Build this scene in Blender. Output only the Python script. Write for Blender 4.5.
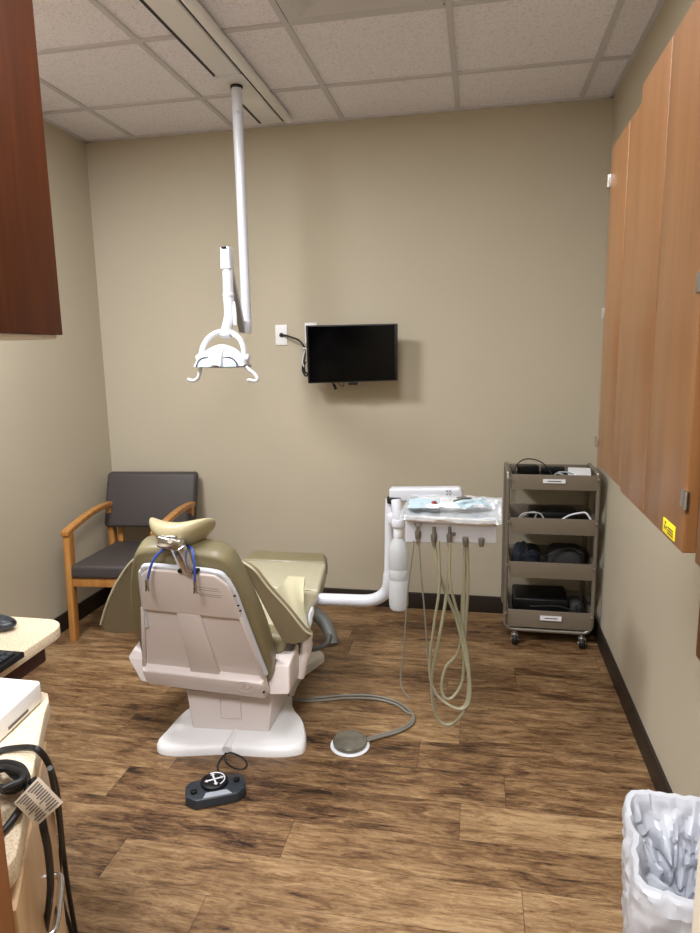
import bpy, bmesh, math, random
from math import sin, cos, pi, radians, sqrt, atan2
from mathutils import Vector, Matrix, noise

random.seed(7)
V = Vector
S = bpy.context.scene
for o in list(bpy.data.objects): bpy.data.objects.remove(o)
COL = S.collection

# ------------------------------------------------------------------ camera
CP = V((2.2665, -3.7146, 1.5148)); YAW, PITCH, ROLL, FPX = 0.194695, 0.173205, -0.017126, 655.35
_F = V((-sin(YAW)*cos(PITCH), cos(YAW)*cos(PITCH), -sin(PITCH)))
_r0 = V((cos(YAW), sin(YAW), 0)); _u0 = _r0.cross(_F)
_R = cos(ROLL)*_r0 + sin(ROLL)*_u0; _U = -sin(ROLL)*_r0 + cos(ROLL)*_u0
cam_d = bpy.data.cameras.new('camera'); cam = bpy.data.objects.new('camera', cam_d); COL.objects.link(cam)
cam_d.sensor_fit = 'VERTICAL'; cam_d.sensor_height = 36; cam_d.lens = FPX*36/933; cam_d.clip_start = .02
cam.matrix_world = Matrix(((_R.x, _U.x, -_F.x, CP.x), (_R.y, _U.y, -_F.y, CP.y), (_R.z, _U.z, -_F.z, CP.z), (0, 0, 0, 1)))
S.camera = cam

def at(px, py, ax, v):
    """point of the room that the photograph shows at a pixel, on the plane axis=v"""
    d = _F + _R*((px-350)/FPX) + _U*((466.5-py)/FPX)
    t = (v-CP[ax])/d[ax]
    return CP + d*t
def Y(px, py, y): return at(px, py, 1, y)
def Z(px, py, z): return at(px, py, 2, z)
def X(px, py, x): return at(px, py, 0, x)

# ------------------------------------------------------------------ world, lights, exposure
w = bpy.data.worlds.new('world'); S.world = w; w.use_nodes = True
w.node_tree.nodes['Background'].inputs[0].default_value = (.9, .92, 1, 1)
w.node_tree.nodes['Background'].inputs[1].default_value = .05
S.view_settings.view_transform = 'Standard'; S.view_settings.look = 'None'
S.view_settings.gamma = 1; S.view_settings.use_curve_mapping = False
S.view_settings.exposure = 0.60
LAMP_COL = (.975, .982, 1)
LAMPS = [  # fixture centre x, y, watts
    (.612, -1.99, 44, .60, .60),
    (1.832, -2.29, 17, .60, 1.21),
    (1.9, -4.2, 68, .60, .60)]  # unseen hall lamp, added to brighten the chair back through the doorway
for i, (lx, ly, p, sx, sy) in enumerate(LAMPS):
    ld = bpy.data.lights.new('lamp_light', 'AREA'); ld.shape = 'RECTANGLE'; ld.size = sx-.06; ld.size_y = sy-.06
    ld.energy = p; ld.color = LAMP_COL
    lo = bpy.data.objects.new('lamp_light', ld); lo.location = (lx, ly, 2.722); COL.objects.link(lo)

# ------------------------------------------------------------------ materials
def newmat(name):
    m = bpy.data.materials.new(name); m.use_nodes = True
    nt = m.node_tree; b = nt.nodes['Principled BSDF']
    return m, nt, b
def srgb(r, g, b):
    f = lambda c: ((c/255)/12.92 if c/255 <= .04045 else (((c/255)+.055)/1.055)**2.4)
    return (f(r), f(g), f(b), 1)
def N(nt, t, **k):
    n = nt.nodes.new(t)
    for a, v in k.items(): setattr(n, a, v)
    return n
def mathn(nt, op, a, b=None, c=None):
    n = N(nt, 'ShaderNodeMath', operation=op)
    for i, v in enumerate((a, b, c)):
        if v is None: continue
        if isinstance(v, (int, float)): n.inputs[i].default_value = v
        else: nt.links.new(v, n.inputs[i])
    return n.outputs[0]
def simple(name, col, rough=.5, metal=0, spec=.5, noise_amt=.0, nscale=20, bump=0, bscale=200, trans=0, coat=0, sheen=0, alpha=1):
    m, nt, b = newmat(name)
    b.inputs['Base Color'].default_value = col; b.inputs['Roughness'].default_value = rough
    b.inputs['Metallic'].default_value = metal; b.inputs['Specular IOR Level'].default_value = spec
    b.inputs['Transmission Weight'].default_value = trans; b.inputs['Coat Weight'].default_value = coat
    b.inputs['Sheen Weight'].default_value = sheen
    b.inputs['Alpha'].default_value = alpha
    tc = N(nt, 'ShaderNodeTexCoord')
    nz = N(nt, 'ShaderNodeTexNoise'); nz.inputs['Scale'].default_value = nscale; nz.inputs['Detail'].default_value = 4
    nt.links.new(tc.outputs['Object'], nz.inputs['Vector'])
    mx = N(nt, 'ShaderNodeMix', data_type='RGBA', blend_type='MULTIPLY')
    mx.inputs[0].default_value = 1; mx.inputs[6].default_value = col
    rp = N(nt, 'ShaderNodeMapRange'); rp.inputs['From Min'].default_value = .3; rp.inputs['From Max'].default_value = .7
    rp.inputs['To Min'].default_value = 1-noise_amt; rp.inputs['To Max'].default_value = 1
    nt.links.new(nz.outputs['Fac'], rp.inputs['Value']); nt.links.new(rp.outputs[0], mx.inputs[7])
    nt.links.new(mx.outputs[2], b.inputs['Base Color'])
    if bump:
        n2 = N(nt, 'ShaderNodeTexNoise'); n2.inputs['Scale'].default_value = bscale; n2.inputs['Detail'].default_value = 5
        nt.links.new(tc.outputs['Object'], n2.inputs['Vector'])
        bp = N(nt, 'ShaderNodeBump'); bp.inputs['Strength'].default_value = bump; bp.inputs['Distance'].default_value = .002
        nt.links.new(n2.outputs['Fac'], bp.inputs['Height']); nt.links.new(bp.outputs[0], b.inputs['Normal'])
    return m
def wood(name, c1, c2, axis='Z', rough=.38, scale=1.0, coat=.15):
    m, nt, b = newmat(name)
    tc = N(nt, 'ShaderNodeTexCoord'); mp = N(nt, 'ShaderNodeMapping')
    sc = {'X': (1.2, 26, 26), 'Y': (26, 1.2, 26), 'Z': (26, 26, 1.2)}[axis]
    mp.inputs['Scale'].default_value = [s*scale for s in sc]
    nt.links.new(tc.outputs['Object'], mp.inputs['Vector'])
    nz = N(nt, 'ShaderNodeTexNoise'); nz.inputs['Scale'].default_value = 1.0; nz.inputs['Detail'].default_value = 7; nz.inputs['Distortion'].default_value = .6
    nt.links.new(mp.outputs[0], nz.inputs['Vector'])
    mp2 = N(nt, 'ShaderNodeMapping'); mp2.inputs['Scale'].default_value = [s*scale*5 for s in sc]
    nt.links.new(tc.outputs['Object'], mp2.inputs['Vector'])
    n2 = N(nt, 'ShaderNodeTexNoise'); n2.inputs['Scale'].default_value = 1.0; n2.inputs['Detail'].default_value = 3
    nt.links.new(mp2.outputs[0], n2.inputs['Vector'])
    f = mathn(nt, 'ADD', mathn(nt, 'MULTIPLY', nz.outputs['Fac'], .65), mathn(nt, 'MULTIPLY', n2.outputs['Fac'], .35))
    cr = N(nt, 'ShaderNodeValToRGB'); cr.color_ramp.elements[0].position = .35; cr.color_ramp.elements[0].color = c1
    cr.color_ramp.elements[1].position = .66; cr.color_ramp.elements[1].color = c2
    nt.links.new(f, cr.inputs[0]); nt.links.new(cr.outputs[0], b.inputs['Base Color'])
    b.inputs['Roughness'].default_value = rough; b.inputs['Coat Weight'].default_value = coat; b.inputs['Coat Roughness'].default_value = .3
    return m

def mat_floor():
    m, nt, b = newmat('plank_floor')
    tc0 = N(nt, 'ShaderNodeTexCoord'); sep = N(nt, 'ShaderNodeSeparateXYZ')
    tc = N(nt, 'ShaderNodeVectorMath', operation='ADD'); tc.inputs[1].default_value = (1.4515, -2.5, 0)
    nt.links.new(tc0.outputs['Object'], tc.inputs[0]); nt.links.new(tc.outputs[0], sep.inputs[0])
    x, y = sep.outputs[0], sep.outputs[1]
    PW, PL = .17, 1.22
    yr = mathn(nt, 'DIVIDE', mathn(nt, 'ADD', y, 20*.17+1.352-.17*8), PW)
    row = mathn(nt, 'FLOOR', yr); fy = mathn(nt, 'SUBTRACT', yr, row)
    off = mathn(nt, 'FRACT', mathn(nt, 'MULTIPLY', mathn(nt, 'SINE', mathn(nt, 'MULTIPLY', row, 12.9898)), 43.758))
    for rk, jx in ((10, 2.38), (9, 2.23), (8, 1.695), (7, 1.19), (14, 2.15)):
        eq = mathn(nt, 'COMPARE', row, rk, .4)
        off = mathn(nt, 'ADD', mathn(nt, 'MULTIPLY', off, mathn(nt, 'SUBTRACT', 1, eq)), mathn(nt, 'MULTIPLY', eq, (-jx/PL) % 1))
    xr = mathn(nt, 'ADD', mathn(nt, 'DIVIDE', x, PL), mathn(nt, 'ADD', off, 20))
    colx = mathn(nt, 'FLOOR', xr); fx = mathn(nt, 'SUBTRACT', xr, colx)
    cb = N(nt, 'ShaderNodeCombineXYZ'); nt.links.new(colx, cb.inputs[0]); nt.links.new(row, cb.inputs[1])
    wn = N(nt, 'ShaderNodeTexWhiteNoise', noise_dimensions='2D'); nt.links.new(cb.outputs[0], wn.inputs['Vector'])
    # grain coordinates shifted per plank
    sh = N(nt, 'ShaderNodeVectorMath', operation='MULTIPLY_ADD')
    nt.links.new(wn.outputs['Color'], sh.inputs[0]); sh.inputs[1].default_value = (37, 37, 37); nt.links.new(tc.outputs[0], sh.inputs[2])
    def grain(sx, sy, det, dist=0, rgh=.6):
        mp = N(nt, 'ShaderNodeMapping'); mp.inputs['Scale'].default_value = (sx, sy, 1); nt.links.new(sh.outputs[0], mp.inputs[0])
        n = N(nt, 'ShaderNodeTexNoise', noise_dimensions='2D'); n.inputs['Scale'].default_value = 1; n.inputs['Detail'].default_value = det
        n.inputs['Distortion'].default_value = dist; n.inputs['Roughness'].default_value = rgh
        nt.links.new(mp.outputs[0], n.inputs['Vector']); return n.outputs['Fac']
    g1 = grain(5.5, 30, 9, .6, .76); g2 = grain(8, 130, 5, .2, .75); g3 = grain(2.2, 7, 4, .6); g4 = grain(14, 70, 7, .9, .82)
    t = mathn(nt, 'ADD', mathn(nt, 'ADD', mathn(nt, 'MULTIPLY', g1, .40), mathn(nt, 'MULTIPLY', g2, .17)),
              mathn(nt, 'ADD', mathn(nt, 'MULTIPLY', g3, .20), mathn(nt, 'MULTIPLY', g4, .25)))
    t = mathn(nt, 'ADD', t, mathn(nt, 'MULTIPLY', mathn(nt, 'SUBTRACT', wn.outputs['Value'], .5), .07))
    cr = N(nt, 'ShaderNodeValToRGB'); e = cr.color_ramp.elements
    e[0].position = .40; e[0].color = srgb(*FLOOR_C[0]); e[1].position = .62; e[1].color = srgb(*FLOOR_C[3])
    a = e.new(.45); a.color = srgb(*FLOOR_C[1]); a = e.new(.52); a.color = srgb(*FLOOR_C[2])
    nt.links.new(t, cr.inputs[0])
    # seams
    def edge(f, wdt):
        return mathn(nt, 'LESS_THAN', mathn(nt, 'MINIMUM', f, mathn(nt, 'SUBTRACT', 1, f)), wdt)
    seam = mathn(nt, 'MAXIMUM', edge(fy, .007), edge(fx, .0011))
    mx = N(nt, 'ShaderNodeMix', data_type='RGBA'); nt.links.new(mathn(nt, 'MULTIPLY', seam, .55), mx.inputs[0])
    nt.links.new(cr.outputs[0], mx.inputs[6]); mx.inputs[7].default_value = srgb(45, 28, 18)
    nt.links.new(mx.outputs[2], b.inputs['Base Color'])
    rr = N(nt, 'ShaderNodeMapRange'); rr.inputs['To Min'].default_value = .32; rr.inputs['To Max'].default_value = .55
    nt.links.new(g1, rr.inputs['Value']); nt.links.new(rr.outputs[0], b.inputs['Roughness'])
    bp = N(nt, 'ShaderNodeBump'); bp.inputs['Strength'].default_value = .25; bp.inputs['Distance'].default_value = .002
    nt.links.new(mathn(nt, 'SUBTRACT', t, mathn(nt, 'MULTIPLY', seam, .3)), bp.inputs['Height']); nt.links.new(bp.outputs[0], b.inputs['Normal'])
    return m
FLOOR_C = [(32, 21, 14), (88, 62, 40), (126, 97, 66), (166, 137, 100)]

def mat_speckle(name, base, dark, scale, amt, rough=.9, bump=.3):
    m, nt, b = newmat(name)
    tc = N(nt, 'ShaderNodeTexCoord')
    n = N(nt, 'ShaderNodeTexNoise'); n.inputs['Scale'].default_value = scale; n.inputs['Detail'].default_value = 3; n.inputs['Roughness'].default_value = .7
    nt.links.new(tc.outputs['Object'], n.inputs['Vector'])
    cr = N(nt, 'ShaderNodeValToRGB'); cr.color_ramp.elements[0].position = amt; cr.color_ramp.elements[0].color = dark
    cr.color_ramp.elements[1].position = amt+.12; cr.color_ramp.elements[1].color = base
    nt.links.new(n.outputs['Fac'], cr.inputs[0]); nt.links.new(cr.outputs[0], b.inputs['Base Color'])
    b.inputs['Roughness'].default_value = rough
    bp = N(nt, 'ShaderNodeBump'); bp.inputs['Strength'].default_value = bump; bp.inputs['Distance'].default_value = .002
    nt.links.new(n.outputs['Fac'], bp.inputs['Height']); nt.links.new(bp.outputs[0], b.inputs['Normal'])
    return m

M = dict(
    wall=simple('wall_paint', srgb(186, 177, 157), .85, noise_amt=.03, nscale=3, bump=.15, bscale=160),
    jamb=simple('white_trim_paint', srgb(226, 217, 202), .6),
    tile=mat_speckle('ceiling_tile', srgb(236, 234, 243), srgb(208, 205, 210), 130, .36, .95, .5),
    grid=simple('ceiling_grid_paint', srgb(200, 198, 202), .6),
    base=simple('rubber_baseboard', srgb(38, 29, 24), .5),
    floor=mat_floor(),
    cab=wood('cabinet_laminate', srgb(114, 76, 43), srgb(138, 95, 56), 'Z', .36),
    cabdark=wood('unlit_laminate', srgb(60, 27, 9), srgb(76, 36, 13), 'Z', .5, coat=0),  # cabinet laminate again, its unlit look darkened into the colour
    oak=wood('oak_wood', srgb(158, 104, 48), srgb(196, 142, 78), 'Z', .4),
    counter=mat_speckle('counter_laminate', srgb(222, 207, 182), srgb(196, 174, 144), 240, .40, .45, .03),
    walnut=wood('brown_laminate', srgb(112, 68, 36), srgb(134, 84, 46), 'Z', .45, coat=0),
    maple=wood('counter_cabinet_laminate', srgb(176, 142, 104), srgb(200, 168, 130), 'Z', .4),
    white=simple('white_plastic', srgb(232, 232, 234), .32, coat=.15),
    enamel=simple('white_enamel', srgb(208, 211, 220), .28, coat=.3),
    shell=simple('ivory_grey_plastic', srgb(220, 210, 207), .35, coat=.1),
    olive=simple('olive_vinyl', srgb(132, 123, 93), .42, noise_amt=.08, nscale=30, bump=.06, bscale=120, coat=.1),
    tan=simple('pale_olive_vinyl', srgb(184, 178, 152), .38, noise_amt=.06, nscale=30, bump=.05, bscale=120, coat=.12),
    piping=simple('vinyl_piping', srgb(206, 200, 172), .4),
    dvinyl=simple('charcoal_vinyl', srgb(66, 60, 59), .55, noise_amt=.1, nscale=80, bump=.1, bscale=500),
    chrome=simple('chrome', srgb(225, 226, 230), .2, 1),
    steel=simple('brushed_steel', srgb(180, 178, 175), .32, 1),
    black=simple('black_plastic', srgb(16, 16, 18), .42, spec=.3),
    rubber=simple('black_rubber', srgb(14, 14, 15), .55),
    screen=simple('screen_glass', srgb(3, 3, 4), .12, spec=.12),
    navy=simple('dark_slate_plastic', srgb(40, 46, 54), .4),
    greyrub=simple('dark_grey_rubber', srgb(84, 84, 80), .55),
    taupe=simple('taupe_powder_coat', srgb(122, 112, 98), .5, noise_amt=.05, nscale=60),
    taupetube=simple('grey_tube_metal', srgb(140, 134, 124), .35, .6),
    hose=simple('olive_grey_hose', srgb(140, 136, 112), .45),
    ghose=simple('grey_hose', srgb(120, 116, 106), .45),
    blue=simple('blue_cord', srgb(52, 82, 168), .5),
    bib=simple('pale_blue_paper', srgb(178, 200, 212), .8, noise_amt=.1, nscale=40),
    bibw=simple('white_paper', srgb(226, 232, 236), .8),
    bag=simple('navy_fabric', srgb(24, 33, 46), .8, bump=.3, bscale=300),
    greybag=simple('grey_fabric', srgb(52, 51, 52), .85, bump=.3, bscale=300),
    card=simple('white_card', srgb(228, 230, 236), .6),
    ink=simple('grey_ink', srgb(96, 92, 90), .7),
    yellow=simple('yellow_sticker', srgb(236, 214, 30), .5),
    knobgrey=simple('grey_panel', srgb(150, 156, 166), .45),
    discsheen=simple('disc_grey_reflection', srgb(122, 118, 106), .25, .2, coat=.4, noise_amt=.3, nscale=25),  # grey reflection on the dark disc is put into the base colour
    red=simple('red_plastic', srgb(150, 50, 50), .5),
    lens=simple('lamp_lens', srgb(196, 220, 240), .12, 0, coat=.6, noise_amt=.2, nscale=60),
    liner=None, film=None, bottle=None, lamp=None)
def film_mat(name, col, transp, rough=.25, translucent=.35):
    m, nt, b = newmat(name); out = nt.nodes['Material Output']
    b.inputs['Base Color'].default_value = col; b.inputs['Roughness'].default_value = rough
    tl = N(nt, 'ShaderNodeBsdfTranslucent'); tl.inputs[0].default_value = col
    tr = N(nt, 'ShaderNodeBsdfTransparent')
    m1 = N(nt, 'ShaderNodeMixShader'); m1.inputs[0].default_value = translucent
    nt.links.new(b.outputs[0], m1.inputs[1]); nt.links.new(tl.outputs[0], m1.inputs[2])
    m2 = N(nt, 'ShaderNodeMixShader'); m2.inputs[0].default_value = transp
    nt.links.new(m1.outputs[0], m2.inputs[1]); nt.links.new(tr.outputs[0], m2.inputs[2]); nt.links.new(m2.outputs[0], out.inputs[0])
    return m
M['liner'] = film_mat('bin_liner_film', srgb(232, 236, 244), .04, .28, .35)
M['film'] = film_mat('clear_wrap_film', srgb(232, 240, 246), .74, .10, .1)
M['bottle'] = film_mat('milky_bottle_plastic', srgb(222, 226, 230), .08, .3, .4)
m, nt, b = newmat('lamp_diffuser'); b.inputs['Base Color'].default_value = (.9, .9, .88, 1)
b.inputs['Emission Color'].default_value = (*LAMP_COL, 1); b.inputs['Emission Strength'].default_value = 4
M['lamp'] = m

M['cabdark'].node_tree.nodes['Principled BSDF'].inputs['Specular IOR Level'].default_value = .2

# ------------------------------------------------------------------ mesh helpers
def catmull(pts, n=8, closed=False):
    P = [V(p) for p in pts]; out = []
    m_ = len(P)
    rng = range(m_ if closed else m_-1)
    for i in rng:
        if closed: p0, p1, p2, p3 = P[(i-1) % m_], P[i], P[(i+1) % m_], P[(i+2) % m_]
        else: p0, p1, p2, p3 = P[max(i-1, 0)], P[i], P[i+1], P[min(i+2, m_-1)]
        for k in range(n):
            t = k/n
            out.append(.5*((2*p1)+(p2-p0)*t+(2*p0-5*p1+4*p2-p3)*t*t+(3*p1-p0-3*p2+p3)*t**3))
    if not closed: out.append(P[-1])
    return out
class MB:
    def __init__(s): s.bm = bmesh.new()
    def _add(s, verts, faces, bev=0, seg=3, mat=None):
        b = bmesh.new(); vs = [b.verts.new(v) for v in verts]
        for f in faces:
            try: b.faces.new([vs[i] for i in f])
            except ValueError: pass
        bmesh.ops.recalc_face_normals(b, faces=b.faces)
        if bev:
            es = [e for e in b.edges if len(e.link_faces) == 2 and e.calc_face_angle(0) > radians(28)]
            bmesh.ops.bevel(b, geom=es, offset=bev, segments=seg, affect='EDGES', profile=.5, clamp_overlap=True)
        if mat is not None: b.transform(mat)
        me = bpy.data.meshes.new('t'); b.to_mesh(me); b.free(); s.bm.from_mesh(me); bpy.data.meshes.remove(me)
        return s
    def box(s, c, d, bev=0, rot=None, seg=3):
        x, y, z = d[0]/2, d[1]/2, d[2]/2
        vs = [(i*x, j*y, k*z) for i in (-1, 1) for j in (-1, 1) for k in (-1, 1)]
        fs = [(0, 1, 3, 2), (4, 6, 7, 5), (0, 4, 5, 1), (2, 3, 7, 6), (0, 2, 6, 4), (1, 5, 7, 3)]
        mt = Matrix.Translation(V(c)) @ (rot.to_4x4() if rot is not None else Matrix())
        return s._add(vs, fs, bev, seg, mt)
    def bb(s, a, b_, bev=0, seg=3):
        a, b_ = V(a), V(b_)
        return s.box((a+b_)/2, [abs(b_[i]-a[i]) for i in range(3)], bev, None, seg)
    def hexa(s, bot, top, bev=0, seg=3):
        """solid between two polygons with the same number of corners"""
        n = len(bot); vs = [V(p) for p in bot]+[V(p) for p in top]
        fs = [tuple(range(n))[::-1], tuple(range(n, 2*n))]+[(i, (i+1) % n, n+(i+1) % n, n+i) for i in range(n)]
        return s._add(vs, fs, bev, seg)
    def slab(s, poly, thick, bev=0, seg=3):
        """polygon in space pushed along a thickness vector"""
        t = V(thick); return s.hexa(poly, [V(p)+t for p in poly], bev, seg)
    def tube(s, pts, r, n=12, closed=False, smooth=0, cap=True):
        P = catmull(pts, smooth, closed) if smooth else [V(p) for p in pts]
        m_ = len(P); rr = r if callable(r) else (lambda t: r)
        T = []
        for i in range(m_):
            if closed: t = P[(i+1) % m_]-P[i-1]
            else: t = P[min(i+1, m_-1)]-P[max(i-1, 0)]
            T.append(t.normalized() if t.length > 1e-9 else V((0, 0, 1)))
        a = T[0].orthogonal().normalized(); rings = []; vs = []; fs = []
        for i in range(m_):
            a = (a-T[i]*a.dot(T[i])); a = a.normalized() if a.length > 1e-6 else T[i].orthogonal().normalized()
            bb_ = T[i].cross(a); R_ = rr(i/max(m_-1, 1))
            for k in range(n):
                an = 2*pi*k/n; vs.append(P[i]+(a*cos(an)+bb_*sin(an))*R_)
        for i in range(m_ if closed else m_-1):
            j = (i+1) % m_
            for k in range(n): fs.append((i*n+k, i*n+(k+1) % n, j*n+(k+1) % n, j*n+k))
        if cap and not closed: fs.append(tuple(range(n))[::-1]); fs.append(tuple(range((m_-1)*n, m_*n)))
        return s._add(vs, fs)
    def cyl(s, p0, p1, r0, r1=None, n=28, bev=0):
        r1 = r0 if r1 is None else r1; p0, p1 = V(p0), V(p1)
        t = (p1-p0).normalized(); a = t.orthogonal().normalized(); c = t.cross(a); vs = []
        for p, r in ((p0, r0), (p1, r1)):
            for k in range(n): an = 2*pi*k/n; vs.append(p+(a*cos(an)+c*sin(an))*r)
        fs = [tuple(range(n))[::-1], tuple(range(n, 2*n))]+[(k, (k+1) % n, n+(k+1) % n, n+k) for k in range(n)]
        return s._add(vs, fs, bev, 2)
    def lathe(s, prof, o, axis=(0, 0, 1), n=32, closed=False):
        t = V(axis).normalized(); a = t.orthogonal().normalized(); c = t.cross(a); o = V(o); vs = []; fs = []
        for r, h in prof:
            for k in range(n): an = 2*pi*k/n; vs.append(o+t*h+(a*cos(an)+c*sin(an))*max(r, 1e-4))
        m_ = len(prof)
        for i in range(m_-1):
            for k in range(n): fs.append((i*n+k, i*n+(k+1) % n, (i+1)*n+(k+1) % n, (i+1)*n+k))
        fs.append(tuple(range(n))[::-1]); fs.append(tuple(range((m_-1)*n, m_*n)))
        return s._add(vs, fs)
    def grid(s, f, nu, nv, th=None, wrap=False):
        """surface f(u,v); th gives a thickness vector or float (along normal) to close it"""
        vs = []; fs = []
        for i in range(nu+1):
            for j in range(nv+1): vs.append(V(f(i/nu, j/nv)))
        W = nv+1
        for i in range(nu):
            for j in range(nv): fs.append((i*W+j, (i+1)*W+j, (i+1)*W+j+1, i*W+j+1))
        if th is None: return s._add(vs, fs)
        b = bmesh.new(); bv = [b.verts.new(v) for v in vs]
        for q in fs: b.faces.new([bv[i] for i in q])
        b.normal_update()
        k0 = len(vs); top = [v.co + (v.normal*th if isinstance(th, float) else V(th)) for v in bv]; b.free()
        vs2 = vs+top; f2 = list(fs)+[tuple(k0+i for i in reversed(q)) for q in fs]
        for i in range(nu):
            f2.append((i*W, (i+1)*W, k0+(i+1)*W, k0+i*W)); f2.append(((i+1)*W+nv, i*W+nv, k0+i*W+nv, k0+(i+1)*W+nv))
        for j in range(nv):
            f2.append((j+1, j, k0+j, k0+j+1)); f2.append((nu*W+j, nu*W+j+1, k0+nu*W+j+1, k0+nu*W+j))
        return s._add(vs2, f2)
    def blob(s, c, d, n=20, fn=None, p=2.0):
        c = V(c); vs = []; fs = []
        m_ = n//2
        for i in range(m_+1):
            for k in range(n):
                th = pi*i/m_; ph = 2*pi*k/n
                q = [sin(th)*cos(ph), sin(th)*sin(ph), cos(th)]
                q = [math.copysign(abs(a)**(2/p), a) for a in q]
                v = V((q[0]*d[0]/2, q[1]*d[1]/2, q[2]*d[2]/2))
                if fn: v = fn(v)
                vs.append(c+v)
        for i in range(m_):
            for k in range(n): fs.append((i*n+k, i*n+(k+1) % n, (i+1)*n+(k+1) % n, (i+1)*n+k))
        b = bmesh.new(); bv = [b.verts.new(v) for v in vs]
        for q in fs:
            try: b.faces.new([bv[i] for i in q])
            except ValueError: pass
        bmesh.ops.remove_doubles(b, verts=b.verts, dist=1e-5)
        me = bpy.data.meshes.new('t'); b.to_mesh(me); b.free(); s.bm.from_mesh(me); bpy.data.meshes.remove(me)
        return s
    def build(s, name, mat, parent=None, sub=0, ang=35, flat=False):
        bmesh.ops.recalc_face_normals(s.bm, faces=s.bm.faces)
        cs = [v.co for v in s.bm.verts]
        lo = V([min(c[i] for c in cs) for i in range(3)]); hi = V([max(c[i] for c in cs) for i in range(3)]); c = (lo+hi)/2
        bmesh.ops.translate(s.bm, verts=s.bm.verts, vec=-c)
        me = bpy.data.meshes.new(name); s.bm.to_mesh(me); s.bm.free()
        me.materials.append(M[mat] if isinstance(mat, str) else mat)
        for p in me.polygons: p.use_smooth = not flat
        if not flat and not sub: me.set_sharp_from_angle(angle=radians(ang))
        o = bpy.data.objects.new(name, me); COL.objects.link(o)
        WL[o.name] = c
        if parent is not None: o.parent = parent; o.location = c-WL[parent.name]
        else: o.location = c
        if sub:
            md = o.modifiers.new('subsurf', 'SUBSURF'); md.levels = md.render_levels = sub
        return o
WL = {}
def thing(name, label, cat, loc, group=None):
    o = bpy.data.objects.new(name, None); o.empty_display_size = .05; COL.objects.link(o); o.location = loc; WL[o.name] = V(loc)
    return tag(o, label, cat, group)
def tag(o, label, cat, group=None):
    o['label'] = label; o['category'] = cat
    if group: o['group'] = group
    return o
def struct(o): o['kind'] = 'structure'; return o
def lab(o, label): o['label'] = label; return o
def wob(v, s=8.0, a=.01, seed=0):
    v = V(v); n = noise.noise_vector(v*s+V((seed, seed*1.7, seed*.3))); return v+n*a

# ================================================================== ROOM
W, H, YF = 2.903, 2.74, -5.0
struct(MB().bb((-.1, YF-.1, -.06), (W+.1, .1, 0)).build('floor', 'floor', flat=True))
ceil = struct(MB().bb((-.1, YF-.1, H+.006), (W+.1, .1, H+.06)).build('ceiling', 'tile', flat=True))
struct(MB().bb((-.1, YF-.1, 0), (0, .1, H+.006)).build('wall_left', 'wall', flat=True))
struct(MB().bb((W, YF-.1, 0), (W+.1, .1, H+.006)).build('wall_right', 'wall', flat=True))
struct(MB().bb((0, 0, 0), (W, .1, H+.006)).build('wall_back', 'wall', flat=True))
struct(MB().bb((0, YF-.1, 0), (W, YF, H+.006)).build('wall_hall', 'wall', flat=True))
# front wall with the doorway the photograph is taken from
JR = at(690, 933, 1, -3.14).x; JL = .56
mb = MB(); mb.bb((0, -3.28, 0), (JL-.05, -3.16, H+.006)); mb.bb((JR+.03, -3.28, 0), (W, -3.16, H+.006)); mb.bb((JL-.05, -3.28, 2.14), (JR+.03, -3.16, H+.006))
struct(mb.build('wall_front', 'wall', flat=True))
struct(MB().bb((JR, -3.30, 0), (JR+.06, -3.14, 2.14), .004).build('trim_1', 'jamb'))
struct(MB().bb((JL-.06, -3.30, 2.08), (JR+.06, -3.14, 2.14), .004).build('trim_2', 'jamb'))
struct(MB().bb((JL-.06, -3.30, 0), (JL, -3.14, 2.08), .003).build('trim_3', 'jamb'))
# ceiling grid
XG, YA, T = .3072, -.4645, .61
mb = MB()
k = -1
while XG+T*k < W:
    x = XG+T*k
    if x > 0: mb.bb((x-.012, -3.16, H-.001), (x+.012, 0, H+.007))
    k += 1
for r in range(0, 5):
    y = YA-T*r; mb.bb((0, y-.012, H-.002), (W, y+.012, H+.007))
mb.bb((0, -.022, H-.003), (W, 0, H+.007)); mb.bb((0, -3.16, H-.003), (.022, 0, H+.007)); mb.bb((W-.022, -3.16, H-.003), (W, 0, H+.007))
mb.build('ceiling_grid', 'grid', ceil, flat=True)
# baseboards
struct(MB().bb((0, -.012, 0), (W, 0, .10), .003).build('baseboard_back', 'base'))
struct(MB().bb((0, -3.16, 0), (.012, -.012, .10), .003).build('baseboard_left', 'base'))
struct(MB().bb((W-.012, -3.16, 0), (W, -.012, .10), .003).build('baseboard_right', 'base'))

# ------------------------------------------------------------------ ceiling fixtures
for (lx, ly, p, sx, sy), lb in zip(LAMPS, (
        'small square ceiling light over the left cabinets, outside the frame',
        'long ceiling light over the middle of the room, outside the frame',
        'unseen square light added in the hall to brighten the room through the doorway')):
    t = thing('ceiling_light', lb, 'ceiling light', (lx, ly, H))
    mb = MB()
    for a, b_ in (((lx-sx/2, ly-sy/2), (lx+sx/2, ly-sy/2+.025)), ((lx-sx/2, ly+sy/2-.025), (lx+sx/2, ly+sy/2)), ((lx-sx/2, ly-sy/2), (lx-sx/2+.025, ly+sy/2)), ((lx+sx/2-.025, ly-sy/2), (lx+sx/2, ly+sy/2))):
        mb.bb((*a, H-.012), (*b_, H+.004))
    mb.build('frame', 'white', t)
    MB().bb((lx-sx/2+.02, ly-sy/2+.02, H-.004), (lx+sx/2-.02, ly+sy/2-.02, H+.002)).build('diffuser', 'lamp', t)
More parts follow.
